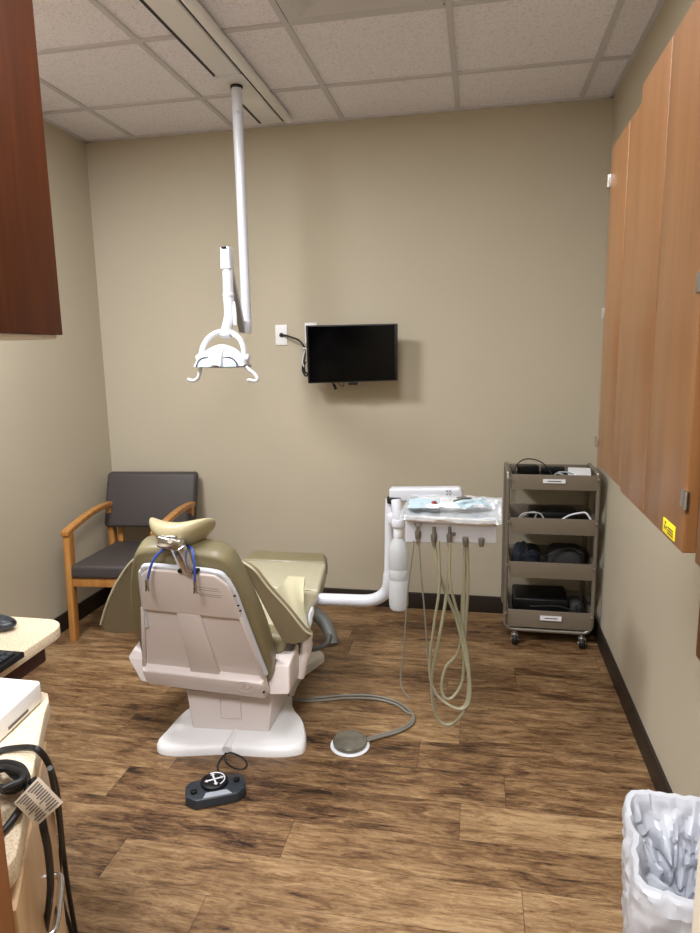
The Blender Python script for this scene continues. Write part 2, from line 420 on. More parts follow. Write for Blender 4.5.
# stepped square air diffuser in the tile next to the track
ax0, ax1, ay1, ay0 = XG+2*T+.012, XG+3*T-.012, YA-T-.012, YA-2*T+.012
cx, cy = (ax0+ax1)/2, (ay0+ay1)/2
t = thing('air_diffuser', 'square stepped air diffuser in the ceiling at the top edge of the picture', 'air vent', (cx, cy, H))
def ring(mb, h0, h1, z0, z1, th=.004):
    for q in range(4):
        R4 = Matrix.Rotation(q*pi/2, 3, 'Z')
        pts = [V((-h0, -h0, z0)), V((h0, -h0, z0)), V((h1, -h1, z1)), V((-h1, -h1, z1))]
        pts = [V((cx, cy, 0))+R4 @ p for p in pts]
        mb.hexa(pts, [p+V((0, 0, th)) for p in pts])
h = .286
ring_mb = MB(); ring(ring_mb, h, h-.05, H-.006, H-.006); ring(ring_mb, h-.05, h-.062, H-.006, H-.018)
ring_mb.build('rim', 'grid', t, flat=True)
for hh in (.228, .168, .108):
    mb = MB(); ring(mb, hh, hh-.062, H-.020, H-.006); mb.build('louvre', 'grid', t, flat=True)
MB().bb((cx-.035, cy-.035, H-.014), (cx+.035, cy+.035, H-.008)).build('centre_plate', 'grid', t)

# ------------------------------------------------------------------ track and light
t = thing('ceiling_track', 'long white ceiling track with dark slots carrying the dental light pole', 'ceiling track', (1.16, -1.5, H))
MB().bb((1.088, -3.0, H-.012), (1.242, -.085, H+.003), .003).build('track_housing', 'white', t)
mb = MB(); mb.bb((1.090, -3.0, H-.0135), (1.103, -.72, H-.011)); mb.bb((1.090, -.42, H-.0135), (1.103, -.10, H-.011)); mb.bb((1.221, -3.0, H-.0135), (1.234, -.10, H-.011))
mb.build('slot', 'rubber', t)
MB().bb((1.108, -3.0, H-.017), (1.216, -.725, H-.011), .002).build('cover_panel', 'white', t)
MB().bb((1.108, -.42, H-.017), (1.216, -.10, H-.011), .002).build('cover_panel', 'white', t)
MB().bb((1.098, -.735, H-.022), (1.218, -.72, H-.011), .002).build('end_cap', 'enamel', t)
mb = MB(); mb.bb((1.238, -3.0, H-.032), (1.282, -.11, H), .014, 4); mb.build('side_rail', 'white', t)

PX, PY = 1.151, -.60
t = thing('dental_light', 'white dental examination light hanging from the ceiling track on a pole', 'dental light', (PX, PY, H-.02))
MB().cyl((PX, PY, H-.024), (PX, PY, H-.012), .029, bev=.003).build('collar', 'rubber', t)
MB().cyl((PX, PY, H-.02), (PX, PY, 2.35), .0245).cyl((PX, PY, 2.35), (PX, PY, 1.66), .0235).build('pole', 'enamel', t)
MB().cyl((PX, PY, H-.14), (PX, PY, H-.135), .0275).build('pole_band', 'enamel', t)
for (a, b_) in ((.0, .15),):
    MB().cyl((PX+.008, PY-.026, H-.13), (PX+.008, PY-.031, H-.13), .004).build('screw', 'steel', t)
yE = -1.06
E1 = Y(227, 256, yE); J = V((PX-.022, PY-.01, 1.64))
d = (E1-J); L = d.length; q = d.to_track_quat('X', 'Z').to_matrix()
MB().box(J+d*.5, (L, .034, .045), .012, q).build('spring_arm', 'enamel', t)
MB().box(J+d*.42-q @ V((0, 0, .026)), (L*.84, .026, .006), .002, q).build('arm_underside', 'knobgrey', t)
MB().cyl(V((PX, PY, 1.68)), V((PX, PY, 1.612)), .0245, .021, bev=.004).build('pivot', 'enamel', t)
# drop arm
mb = MB(); zt = E1.z+.035
mb.hexa([E1+V((a, b_, -.055)) for a, b_ in ((-.023, -.024), (.021, -.024), (.021, .024), (-.023, .024))], [E1+V((a, b_, .035)) for a, b_ in ((-.019, -.026), (.019, -.026), (.019, .026), (-.019, .026))], .006)
mb.build('elbow_joint', 'enamel', t)
MB().box(E1+V((-.002, -.026, .03)), (.022, .01, .008), .003).build('cover_clip', 'black', t)
E2 = Y(228.5, 296, yE); E3 = Y(226, 335, yE)
MB().cyl(E1-V((0, 0, .05)), E2, .0215).build('drop_arm', 'enamel', t)
MB().cyl(E2+V((0, 0, .012)), E2-V((0, 0, .004)), .024, bev=.003).tube([E2, Y(229.5, 315, yE), Y(226.5, 330, yE-.01), Y(225.5, 337, yE-.02)], .0225, 18, smooth=6).build('lower_arm', 'enamel', t)
MB().tube([Y(233.5, 302, yE), Y(235, 315, yE-.01), Y(235.5, 325, yE-.015)], .0075, smooth=5).build('brake_lever', 'white', t)
# yoke
hy = yE-.02
yk = [(201, 362), (202, 350), (207, 340), (215, 333.5), (224, 331.5), (233, 333.5), (240.5, 340), (244, 350), (245, 361)]
MB().tube([Y(a, b_, hy) for a, b_ in yk], .0115, 14, smooth=6).build('yoke', 'enamel', t)
for a in (200, 246): MB().lathe([(.001, -.014), (.013, -.014), (.017, -.006), (.017, .006), (.013, .014), (.001, .014)], Y(a, 358, hy), (1, 0, 0), 20).build('yoke_knob', 'enamel', t)
# head : arched shell with two glassy reflector lobes under its front edge
hc = Y(223, 367, hy); TILT = Matrix.Rotation(radians(-4), 3, 'X')
def head(u, v):
    x = (u-.5)*2; an = (v-.5)*pi
    ht = .078*(1-abs(x)**2.1)**.75+.008
    return hc+TILT @ V((x*.106, sin(an)*.070*(1-.35*x*x), ht*cos(an)**.8))
mb = MB(); mb.grid(head, 34, 20, .006); mb.build('head_shell', 'enamel', t)
def spine(u, v):
    an = (-.5+u*.85)*pi
    return hc+TILT @ V(((v-.5)*.036*(1.35-.35*cos(an))*(1+.5*cos(an)), sin(an)*.090, .090*cos(an)**.8+.006*cos((v-.5)*pi)-.002))
mb = MB(); mb.grid(spine, 16, 8, .005); mb.build('head_spine', 'white', t)
for s_ in (-1, 1):
    ro = hc+TILT @ V((s_*.047, -.064, -.003))
    def lobe(u, v, ro=ro):
        an = pi*u; r_ = .038*v
        return ro+TILT @ V((cos(an)*r_*1.05, -.016*(1-v*v), sin(an)*r_))
    rf = MB().grid(lobe, 20, 10, V((0, .03, 0))).build('reflector', 'lens', t)
    MB().tube([ro+TILT @ V((.040*cos(k*pi/14)*1.05, -.004, .040*sin(k*pi/14))) for k in range(15)], .0028, 8).build('lens_gasket', 'navy', rf)
for pts in ([(201, 366), (199.5, 373), (198, 378), (194, 380.5), (190, 380), (187.5, 379)], [(246, 367), (250, 370.5), (255, 374.5), (257.5, 379), (255, 381), (249.5, 380), (247.5, 380.5)]):
    MB().tube([Y(a, b_, hy-.03) for a, b_ in pts], lambda u: .0085-.002*u, 12, smooth=6).build('handle', 'enamel', t)

# ------------------------------------------------------------------ television, outlet and cables on the back wall
ty = -.17
tl, tr, br_, bl = Y(305.5, 325.5, ty), Y(397, 323.5, ty-.01), Y(397, 380.5, ty-.01), Y(308, 383.5, ty)
t = thing('television', 'black flat television mounted on the middle of the back wall', 'television', ((tl+br_)/2))
mb = MB(); mb.slab([tl, tr, br_, bl], (0, .035, 0), .003); mb.build('casing', 'black', t)
ins = lambda p, c, k: p+(c-p).normalized()*k
cc = (tl+tr+br_+bl)/4
mb = MB(); mb.slab([ins(p, cc, .014)+V((0, -.0012, 0)) for p in (tl, tr, br_, bl)], (0, .001, 0)); mb.build('screen', 'screen', t)
mb = MB(); mb.box(Y(353, 383.5, ty+.005), (.05, .02, .014), .003); mb.build('sensor_bar', 'black', t)
mb = MB(); mb.box(cc+V((.02, .07, 0)), (.24, .07, .2), .01); mb.box(cc+V((.02, .125, .0)), (.06, .08, .06), .004); mb.box(V((cc.x+.02, -.006, cc.z)), (.12, .012, .16), .003)
mb.build('wall_bracket', 'black', t)
o1 = Y(281.5, 335, 0)
t = thing('wall_outlet', 'white wall plate with a black cable, left of the television', 'wall outlet', o1)
MB().box(o1+V((0, -.003, 0)), (.070, .006, .115), .002).build('cover_plate', 'white', t)
MB().cyl(o1+V((.002, -.004, 0)), o1+V((.002, -.014, 0)), .012, bev=.002).build('cable_port', 'rubber', t)
o2 = Y(311, 333, 0)
tag(MB().box(o2+V((0, -.003, 0)), (.07, .006, .115), .002).build('blank_wall_plate', 'white'), 'white wall plate mostly hidden behind the top left corner of the television', 'wall plate')
tag(MB().tube([o1+V((.003, -.012, 0)), o1+V((.035, -.03, -.004)), Y(292, 337.5, -.05), Y(299, 340.5, -.07), Y(304, 347, -.09), Y(305, 355, -.11), Y(304, 363, -.12), Y(305, 372, -.12), Y(309, 373, -.12)], .0055, 10, smooth=6).build('television_cable', 'rubber'),
    'black cable running from the wall plate to the television', 'cable')
t = thing('cable_bundle', 'small bundle of black and grey leads tied at the left edge of the television', 'cable', Y(304, 365, -.13))
MB().tube([Y(305, 350, -.14), Y(303.5, 356, -.14), Y(302.5, 362, -.14), Y(304, 367, -.14)], .003, 8, smooth=6).build('lead', 'card', t)
MB().tube([Y(306, 362, -.135), Y(303, 366, -.135), Y(302.8, 371, -.135), Y(306, 376, -.135), Y(310, 372, -.135)], .0055, 8, smooth=6).build('lead', 'rubber', t)
MB().cyl(Y(303, 348, -.14), Y(307, 349, -.14), .004).build('tie', 'card', t)
t = thing('loose_connector', 'black cable connector dangling below the television', 'cable', Y(335, 388, ty+.05))
MB().tube([Y(332, 380, ty+.05), Y(333, 384, ty+.05), Y(334, 386, ty+.05)], .004, 8, smooth=4).cyl(Y(333.6, 384, ty+.05), Y(336, 389.5, ty+.05), .0085, .0075, bev=.002).build('plug', 'rubber', t)
MB().tube([Y(337, 380, ty+.05), Y(340, 385, ty+.05), Y(343.5, 386, ty+.05), Y(344, 380, ty+.05)], .002, 6, smooth=6).build('loop', 'rubber', t)

# ================================================================== GUEST ARMCHAIR
gx0, gx1, gy0, gy1 = .090, .635, -.72, -.10
t = thing('armchair', 'oak-framed armchair with dark charcoal vinyl seat and back in the left corner', 'chair', ((gx0+gx1)/2, (gy0+gy1)/2, 0))
fw = .034
def arm_z(u): return .612+.040*sin(u*pi*.75)
for x in (gx0, gx1-fw):
    s_ = 1 if x < .3 else -1
    MB().hexa([(x, gy0, 0), (x+fw, gy0, 0), (x+fw, gy0+.05, 0), (x, gy0+.05, 0)], [(x+s_*.016, gy0, .60), (x+fw+s_*.016, gy0, .60), (x+fw+s_*.016, gy0+.055, .60), (x+s_*.016, gy0+.055, .60)], .004).build('leg', 'oak', t)
    mb = MB(); mb.hexa([(x, -.17, 0), (x+fw, -.17, 0), (x+fw, -.115, 0), (x, -.115, 0)], [(x, -.20, .64), (x+fw, -.20, .64), (x+fw, -.145, .64), (x, -.145, .64)], .004)
    mb.build('leg', 'oak', t)
    mb = MB()
    n = 14; vs = []; fs = []
    for i in range(n+1):
        u = i/n; y = gy0-.008+(.60)*u; z = arm_z(u)
        xo = x+s_*.014*(1-u); vs += [(xo-.002, y, z-.024), (xo+fw+.004, y, z-.024), (xo+fw+.004, y, z+.004), (xo-.002, y, z+.004)]
    for i in range(n):
        for k in range(4): a = i*4; fs.append((a+k, a+(k+1) % 4, a+4+(k+1) % 4, a+4+k))
    fs += [(3, 2, 1, 0), tuple(n*4+k for k in range(4))]
    mb._add(vs, fs, .004); mb.build('armrest', 'oak', t)
    MB().bb((x+.005, gy0+.05, .31), (x+fw-.005, -.16, .355), .003).build('side_rail', 'oak', t)
MB().bb((gx0+fw, gy0+.012, .305), (gx1-fw, gy0+.042, .355), .003).build('front_rail', 'oak', t)
MB().bb((gx0+fw, -.19, .30), (gx1-fw, -.16, .345), .003).build('rear_rail', 'oak', t)
mb = MB(); mb.hexa([(gx0+fw, gy0, .352), (gx1-fw, gy0, .352), (gx1-fw, -.16, .34), (gx0+fw, -.16, .34)], [(gx0+fw, gy0+.006, .425), (gx1-fw, gy0+.006, .425), (gx1-fw, -.16, .40), (gx0+fw, -.16, .40)], .018, 4)
mb.build('seat_cushion', 'dvinyl', t)
mb = MB(); mb.hexa([(gx0-.010, -.225, .50), (gx1+.004, -.225, .50), (gx1+.004, -.155, .50), (gx0-.010, -.155, .50)], [(gx0-.010, -.12, .815), (gx1+.004, -.12, .815), (gx1+.004, -.055, .815), (gx0-.010, -.055, .815)], .022, 5)
mb.build('back_cushion', 'dvinyl', t)
for x in (gx0+.05, gx1-.08): MB().hexa([(x, -.165, .34), (x+.03, -.165, .34), (x+.03, -.14, .34), (x, -.14, .34)], [(x, -.155, .56), (x+.03, -.155, .56), (x+.03, -.13, .56), (x, -.13, .56)], .003).build('back_support', 'oak', t)


t.rotation_euler.z = radians(5.5)

# ================================================================== DENTAL CHAIR
t = thing('dental_chair', 'olive and ivory reclining dental chair seen from behind in the middle of the room', 'dental chair', (1.33, -1.15, 0))
CH = t
# floor plate: outline with a waist
def plate(z, k=1.0):
    R = [(1.345, -1.565), (1.50, -1.555), (1.60, -1.53), (1.632, -1.485), (1.60, -1.37), (1.535, -1.28), (1.492, -1.18), (1.472, -1.05), (1.475, -.93), (1.515, -.82), (1.535, -.75), (1.50, -.70), (1.40, -.685), (1.30, -.685)]
    Lf = [(1.20, -.685), (1.115, -.70), (1.09, -.75), (1.10, -.82), (1.125, -.93), (1.13, -1.05), (1.115, -1.18), (1.09, -1.30), (1.065, -1.40), (1.06, -1.52), (1.058, -1.575), (1.09, -1.605), (1.15, -1.608), (1.24, -1.588)]
    pts = catmull([(x, y, z) for x, y in R+Lf], 5, True)
    c = V((1.31, -1.13, z))
    return [c+(p-c)*k for p in pts]
mb = MB(); n = len(plate(0))
lv = [plate(0, 1), plate(.020, 1), plate(.032, .985), plate(.040, .955)]
vs = [p for l_ in lv for p in l_]; fs = [tuple(range(n))[::-1], tuple(range(3*n, 4*n))]
for i in range(3): fs += [(i*n+k, i*n+(k+1) % n, (i+1)*n+(k+1) % n, (i+1)*n+k) for k in range(n)]
mb._add(vs, fs); mb.build('floor_plate', 'white', t, ang=50)
MB().tube([(1.345, -1.572, .022), (1.345, -1.52, .030), (1.34, -1.45, .030)], lambda u: .020-.006*u, 14, smooth=4).build('cable_ridge', 'white', t)
# pedestal
mb = MB()
b_ = [(1.163, -1.475, .035), (1.475, -1.45, .035), (1.47, -.95, .035), (1.15, -.95, .035)]
m1 = [(1.150, -1.485, .21), (1.500, -1.46, .21), (1.50, -.95, .21), (1.14, -.95, .21)]
mb.hexa([V(p) for p in b_], [V(p) for p in m1], .007); mb.build('pedestal', 'shell', t)
mb = MB(); P = [Y(220, 699, -1.480), Y(240, 699, -1.478), Y(241, 718, -1.472), Y(221, 718, -1.474)]
mb.tube([p+V((0, -.000, 0)) for p in P], .0022, 6, closed=True); mb.build('access_panel', 'shell', t)
MB().bb((1.17, -1.42, .19), (1.48, -.93, .34), .02).build('lift_column', 'shell', t)
MB().cyl(Y(258, 692, -1.46), Y(258, 692, -1.472), .006).build('pedestal_screw', 'black', t)
# side arm brackets
mb = MB(); mb.hexa([(1.48, -1.52, .235), (1.585, -1.52, .245), (1.585, -1.35, .25), (1.48, -1.35, .25)], [(1.48, -1.49, .345), (1.58, -1.49, .350), (1.58, -1.35, .375), (1.48, -1.35, .37)], .008)
mb.build('side_bracket', 'shell', t)
mb = MB(); mb.hexa([(.965, -1.50, .232), (1.10, -1.50, .225), (1.12, -1.30, .235), (.975, -1.30, .235)], [(.895, -1.47, .320), (1.10, -1.47, .325), (1.10, -1.30, .375), (.90, -1.30, .375)], .010)
mb.build('side_bracket', 'shell', t)
mb = MB(); mb.tube([(1.575, -1.36, .235), (1.590, -1.34, .30), (1.605, -1.32, .36), (1.585, -1.30, .42)], lambda u: .026-.004*u, 14, smooth=5); mb.build('armrest_post', 'shell', t)
mb = MB(); mb.tube([(.965, -1.42, .33), (.945, -1.40, .40), (.94, -1.38, .46)], lambda u: .028, 14, smooth=5); mb.build('armrest_post', 'greyrub', t)
MB().box((1.545, -1.345, .365), (.05, .12, .08), .01).build('hinge_cover', 'greyrub', t)
# backrest frame of reference
BB = V((1.268, -1.545, .278)); BT = V((1.328, -1.80, .820))
vv = (BT-BB); BL = vv.length; vh = vv.normalized(); ah = V((1, .04, 0)); ah = (ah-vh*ah.dot(vh)).normalized(); nh = ah.cross(vh).normalized()
if nh.y > 0: nh = -nh            # towards the camera and down
def B(a, v, n=0): return BB+ah*a+vh*v+nh*n
hw = lambda v: .252-(.252-.144)*min(v/BL, 1)
c = .03
# recessed shell body
mb = MB(); out = [(-hw(0)+.02, 0), (hw(0)-.02, 0), (hw(.1), .06), (hw(BL-c), BL-c*1.3), (hw(BL)-c*1.2, BL), (-hw(BL)+c, BL), (-hw(BL-c), BL-c), (-hw(.1), .06)]
mb.slab([B(a, v, -.02) for a, v in out], nh*.022, .006, 3); 
mb.build('back_shell', 'shell', t)
# raised top with central spine and lower apron (one moulding)
vt = BL*.665; vb = BL*.145; sw0 = .052; sw1 = .075
mb = MB()
mb.slab([B(a, v, -.008) for a, v in [(-hw(vt), vt), (hw(vt), vt), (hw(BL-c), BL-c*1.3), (hw(BL)-c*1.2, BL+.002), (-hw(BL)+c, BL+.002), (-hw(BL-c), BL-c)]], nh*.024, .008, 4)
mb.slab([B(a, v, -.004) for a, v in [(-.048, vb-.01), (.064, vb-.01), (.03, vt+.01), (-.052, vt+.01)]], nh*.0195, .004, 2)
mb.slab([B(a, v, -.004) for a, v in [(-hw(vb), vb-.005), (-hw(vb)+.014, vb-.005), (-hw(vt)+.012, vt+.01), (-hw(vt), vt+.01)]], nh*.0195, .003, 2)
mb.slab([B(a, v, -.004) for a, v in [(hw(vb)-.014, vb-.005), (hw(vb), vb-.005), (hw(vt), vt+.01), (hw(vt)-.012, vt+.01)]], nh*.0195, .003, 2)
mb.hexa([B(a, v, -.004) for a, v in [(-hw(0)+.012, -.012), (hw(0)-.004, -.018), (hw(vb)+.004, vb-.03), (hw(vb)+.002, vb), (-hw(vb), vb), (-hw(vb), vb-.03)]],
        [B(a, v, n_) for a, v, n_ in [(-hw(0)+.03, -.005, .030), (hw(0)-.02, -.012, .030), (hw(vb)-.004, vb-.03, .036), (hw(vb)-.008, vb-.006, .032), (-hw(vb)+.008, vb-.006, .032), (-hw(vb)+.008, vb-.03, .036)]], .006, 3)
mb.build('back_moulding', 'shell', t)
# bright enamel rim around the shell top
mb = MB(); e_ = [(-hw(vt)-.002, vt-.1), (-hw(BL-.06)-.002, BL-.06), (-hw(BL)+.001, BL-.02), (-hw(BL)+.024, BL+.003), (0, BL+.006), (hw(BL)-.034, BL+.003), (hw(BL)-.004, BL-.028), (hw(BL-.09)+.002, BL-.09), (hw(vt)+.002, vt), (hw(.1)+.002, .10)]
mb.tube([B(a, v, .0) for a, v in catmull([(a, v, 0) for a, v in e_], 5) and [(p.x, p.y) for p in catmull([(a, v, 0) for a, v in e_], 5)]], .010, 10); mb.build('shell_rim', 'enamel', t)
# small printed notice, three dark clips, two apron dots
mb = MB()
for v, a0, a1 in ((BL-.055, .035, .115), (BL-.066, .028, .12), (BL-.085, .03, .125), (BL-.094, .045, .12)):
    mb.slab([B(a0, v, .0165), B(a1, v-.003, .0165), B(a1, v-.005, .0165), B(a0, v-.002, .0165)], nh*.0004)
mb.build('printed_notice', simple('faint_print', srgb(150, 136, 130), .6), t)
for v in (BL-.085, BL-.13, BL-.155):
    MB().box(B(hw(v)+.004, v, .002), (.009, .012, .022), .002).build('edge_clip', 'black', t)
MB().cyl(B(.232, .035, .02), B(.232, .035, .036), .004).build('apron_screw', 'black', t)
mb = MB(); mb.tube([B(.165+.032*cos(q*pi/12), .055+.032*sin(q*pi/12), .0345) for q in range(24)], .0012, 5, closed=True)
mb.tube([B(.145, .04, .035), B(.165, .075, .035), B(.172, .05, .035), B(.19, .07, .035)], .0014, 5)
mb.build('round_emblem', simple('pale_emblem', srgb(220, 208, 202), .3), t)
# backrest cushion in front of the shell
pd = [(-.20, .02), (-.265, .10), (-.288, .22), (-.285, .36), (-.262, .48), (-.235, .575), (-.205, .645), (-.16, .672), (-.05, .68), (.06, .68), (.14, .668), (.18, .625), (.215, .52), (.248, .40), (.275, .28), (.292, .16), (.295, .07), (.25, .01), (.0, 0)]
pp = catmull([((a*.86 if a > 0 else a*.85), v*.965+.005, 0) for a, v in pd], 4, True)
cpad = V((0, .34, 0)); vs = []; fs = []; n = len(pp)
lay = [(.955, -.018), (.99, -.026), (1.0, -.045), (1.0, -.08), (.985, -.10), (.93, -.115)]
for k, dn in lay:
    for p in pp:
        q_ = cpad+(p-cpad)*k; vs.append(B(q_.x, q_.y, dn))
fs = [tuple(range(n)), tuple(range((len(lay)-1)*n, len(lay)*n))]
for i in range(len(lay)-1): fs += [(i*n+k, i*n+(k+1) % n, (i+1)*n+(k+1) % n, (i+1)*n+k) for k in range(n)]
mb = MB(); mb._add(vs, fs); cu = mb.build('backrest_cushion', 'olive', t, ang=50)
# seat
mb = MB(); mb.hexa([(1.13, -1.42, .34), (1.53, -1.42, .34), (1.54, -.95, .36), (1.12, -.95, .36)], [(1.09, -1.44, .44), (1.57, -1.44, .44), (1.57, -.95, .475), (1.09, -.95, .475)], .03, 5); mb.build('seat_cushion', 'olive', t)
# leg rest: tapered thick pad rising slightly to the toe board
def lr(x, y, z): return V((x, y, z))
fL, fR, sL, sR = Z(250, 551, .50), Z(329, 554, .50), V((1.08, -1.02, .475)), V((1.585, -1.02, .475))
mL, mR = fL.lerp(sL, .27), fR.lerp(sR, .27)
dn = V((0, .0, -.085))
mb = MB(); mb.hexa([mL+dn, mR+dn, sR+dn, sL+dn], [mL, mR, sR, sL], .016, 4)
mb.hexa([sL+dn*.9, sR+dn*.9, V((1.6, -1.32, .35)), V((1.07, -1.32, .35))], [sL, sR, V((1.6, -1.36, .45)), V((1.07, -1.36, .45))], .02, 4)
mb.build('leg_rest', 'tan', t)
mb = MB(); mb.hexa([fL+dn*.8, fR+dn*.8, mR+dn, mL+dn], [fL+V((.03, 0, .012)), fR+V((-.02, 0, .008)), mR+V((.004, 0, .004)), mL+V((-.004, 0, .004))], .022, 5)
mb.build('toe_board', 'olive', t)
MB().tube([(1.30, -.80, .37), (1.3, -1.0, .33), (1.31, -1.15, .33)], .06, 14, smooth=4).build('leg_rest_support', 'shell', t)
# armrest wings
def wing(pts, th, bev): 
    mb = MB(); mb.slab(pts, th, bev, 3); return mb
A = [Y(238, 560.5, -1.62), Y(248, 566, -1.61), Y(256, 572.5, -1.60), Y(268, 588, -1.57), Y(287, 609, -1.53), Y(304, 630, -1.49), Y(312, 635, -1.46), Y(306, 641, -1.47), Y(294, 645, -1.49), Y(283, 643, -1.50), Y(274.5, 628, -1.53), Y(262, 604, -1.57), Y(250, 581, -1.60)]
w1 = wing(A, (.006, .022, .006), .006).build('armrest_wing', simple('armrest_vinyl', srgb(134, 122, 98), .42, noise_amt=.05, bump=.05, bscale=120), t)
MB().tube([p+V((0, -.002, .003)) for p in A[:7]], .0042, 8, smooth=5).build('piping', 'piping', w1)
C = [Y(272, 592, -1.555), Y(312.5, 634, -1.455), Z(302, 600, .52), Z(305, 577, .56), Z(288, 576, .56)]
mb = MB()
def armtop(u, v):
    a = C[0].lerp(C[1], v); m_ = Z(279, 590, .55).lerp(Z(300, 601, .535), v); e = C[4].lerp(C[3], v)
    p = a*(1-u)**2+2*u*(1-u)*m_+e*u*u
    return p+V((0, 0, .006*sin(9*v+5*u)*(1-u)))
mb.grid(armtop, 14, 10, V((0, 0, -.022))); mb.build('armrest_pad', simple('pale_vinyl', srgb(206, 200, 168), .34, bump=.05, coat=.2), t, ang=60)
A2 = [Y(140, 556, -1.62), Y(131, 563, -1.60), Y(124, 572, -1.58), Y(117, 583, -1.56), Y(111, 595, -1.54), Y(105, 611, -1.50), Y(101, 625, -1.47), Y(104, 631, -1.46), Y(115, 634, -1.47), Y(128, 634, -1.48), Y(135, 627, -1.50), Y(136, 600, -1.54), Y(140, 575, -1.58)]
w2 = wing(A2, (-.006, .03, .006), .007).build('armrest_wing', M['armrest'] if 'armrest' in M else bpy.data.materials['armrest_vinyl'], t)
MB().tube([p+V((0, -.002, .003)) for p in A2[:7]], .0042, 8, smooth=5).build('piping', 'piping', w2)
mb = MB(); mb.hexa([(.86, -1.42, .43), (.92, -1.45, .43), (1.0, -1.1, .47), (.94, -1.1, .47)], [(.86, -1.42, .46), (.92, -1.45, .46), (1.0, -1.1, .51), (.94, -1.1, .51)], .01); mb.build('armrest_pad', 'tan', t)
MB().slab([Y(308, 615, -1.35), Y(311, 607, -1.33), Y(312, 611, -1.33), Y(308, 630, -1.36)], (.008, .004, 0), .001).build('armrest_latch', 'enamel', t)
# grey rubber sleeve curving out beneath the seat, with the bar it sits on
MB().tube([Y(300, 607, -1.05), Y(313, 612, -1.08), Y(324, 622, -1.12), Y(330, 634, -1.16), Y(332.5, 645, -1.19)], lambda u: .030-.004*u, 18, smooth=6).build('rubber_sleeve', 'greyrub', t)
MB().tube([Y(270, 651, -1.15), Y(290, 652, -1.17), Y(315, 649, -1.2), Y(327, 643, -1.21), Y(330, 634, -1.2)], .010, 12, smooth=6).build('support_bar', 'greyrub', t)
# headrest
hcx = Y(177.5, 531.5, -1.78)
def hd(v):
    x = v.x/.104
    zz = v.z*(1-(.42 if x < 0 else .12)*abs(x)**2) + .050*x*x + (.006*x if x < 0 else .004*x)
    yy = v.y+.02*x*x
    return V((v.x, yy*(1+.1*x), zz-.012+.006*x))
mb = MB(); mb.blob((0, 0, 0), (.218, .15, .080), 36, hd, 2.4)
rotm = Matrix.Rotation(radians(-24), 4, 'X') @ Matrix.Rotation(radians(6), 4, 'Y')
mb.bm.transform(Matrix.Translation(hcx+V((0, .0, .0))) @ rotm); mb.build('headrest_cushion', simple('headrest_vinyl', srgb(172, 162, 128), .4, bump=.05), t, sub=1)
# chrome articulation
q0, q1, q2 = Y(172, 545, -1.80), Y(183, 552, -1.81), Y(188, 570, -1.822)
mb = MB(); mb.box(Y(171.5, 542, -1.845), (.080, .05, .036), .006, Matrix.Rotation(radians(8), 3, 'Y')); mb.build('chrome_clamp', 'chrome', t)
qq = (q2-q1).to_track_quat('X', 'Z').to_matrix()
q1b = Y(178, 547, -1.85)
mb = MB(); mb.box((q1b+q2)/2, ((q2-q1b).length+.01, .034, .048), .006, (q2-q1b).to_track_quat('X', 'Y').to_matrix()); mb.build('chrome_bar', 'chrome', t)
mb = MB(); mb.box(q2+V((0, .01, -.004)), (.07, .035, .012), .004); mb.build('bar_socket', 'black', t)
MB().cyl(Y(170, 541, -1.875), Y(170, 541, -1.865), .008).build('clamp_screw', 'steel', t)
MB().box(Y(170, 537, -1.85), (.05, .028, .014), .003).build('clamp_lock', 'steel', t)

# bib holder draped over the headrest
t = thing('bib_holder', 'blue bib cord with two metal clips hanging over the dental chair back', 'bib clip', Y(172, 553, -1.86))
bp = [[(164, 549), (157, 555), (152, 563), (149, 573), (147.5, 581)], [(192, 549), (193.5, 556), (194.3, 566), (194.7, 575), (195, 583)]]
MB().tube([Y(164, 549, -1.845), Y(168, 547, -1.80), Y(178, 546, -1.77), Y(188, 546, -1.79), Y(192, 549, -1.835)], .004, 8, smooth=6).tube([Y(a, b__, -1.845-.012*sin(i*.8)) for i, (a, b__) in enumerate(bp[0])], .0042, 8, smooth=5).tube([Y(a, b__, -1.84-.014*sin(i*.8)) for i, (a, b__) in enumerate(bp[1])], .0042, 8, smooth=5).build('cord', 'blue', t)
for a, b__ in ((147, 583), (195.2, 585)):
    p = Y(a, b__, -1.858)
    mb = MB(); mb.cyl(p+V((0, 0, .012)), p-V((0, 0, .006)), .0055).box(p-V((.002, 0, .014)), (.006, .004, .03), .001, Matrix.Rotation(.25, 3, 'Y')).box(p-V((-.003, 0, .014)), (.004, .004, .028), .001, Matrix.Rotation(-.2, 3, 'Y')).cyl(p-V((0, .006, .01)), p-V((0, -.006, .01)), .005)
    mb.build('metal_clip', 'steel', t)

# ------------------------------------------------------------------ foot controls on the floor
F0, F1, F2, F3 = Z(186, 789, .034), Z(245, 778, .034), Z(245, 797, .0), Z(193, 810, .0)
ctr = (Z(191, 782, .034)+Z(245, 775, .034)+Z(245, 795, .034)+Z(192, 805, .034))/4; ctr.z = 0
ax_ = (F1-F0); ax_.z = 0; ax_.normalize(); ay_ = V((-ax_.y, ax_.x, 0))
ctr.x -= .014; ctr.y += .008
def FC(a, b__, z): return V((ctr.x, ctr.y, z))+ax_*a+ay_*b__
t = thing('chair_foot_control', 'black octagonal foot pedal with round dial on the floor behind the dental chair', 'foot pedal', (ctr.x, ctr.y, 0))
oc = [(-.072, -.058), (.072, -.058), (.104, -.028), (.104, .034), (.080, .056), (-.08, .056), (-.104, .034), (-.104, -.028)]
mb = MB(); mb.hexa([FC(a, b__, .002) for a, b__ in oc], [FC(a*.97, b__*.97, .036) for a, b__ in oc], .004); mb.build('pedal_housing', 'navy', t)
DC = FC(-.002, .020, .036)
mb = MB(); mb.lathe([(.001, 0), (.046, 0), (.048, .006), (.046, .012), (.041, .015), (.001, .015)], DC, n=40); dial = mb.build('dial', 'black', t)
mb = MB()
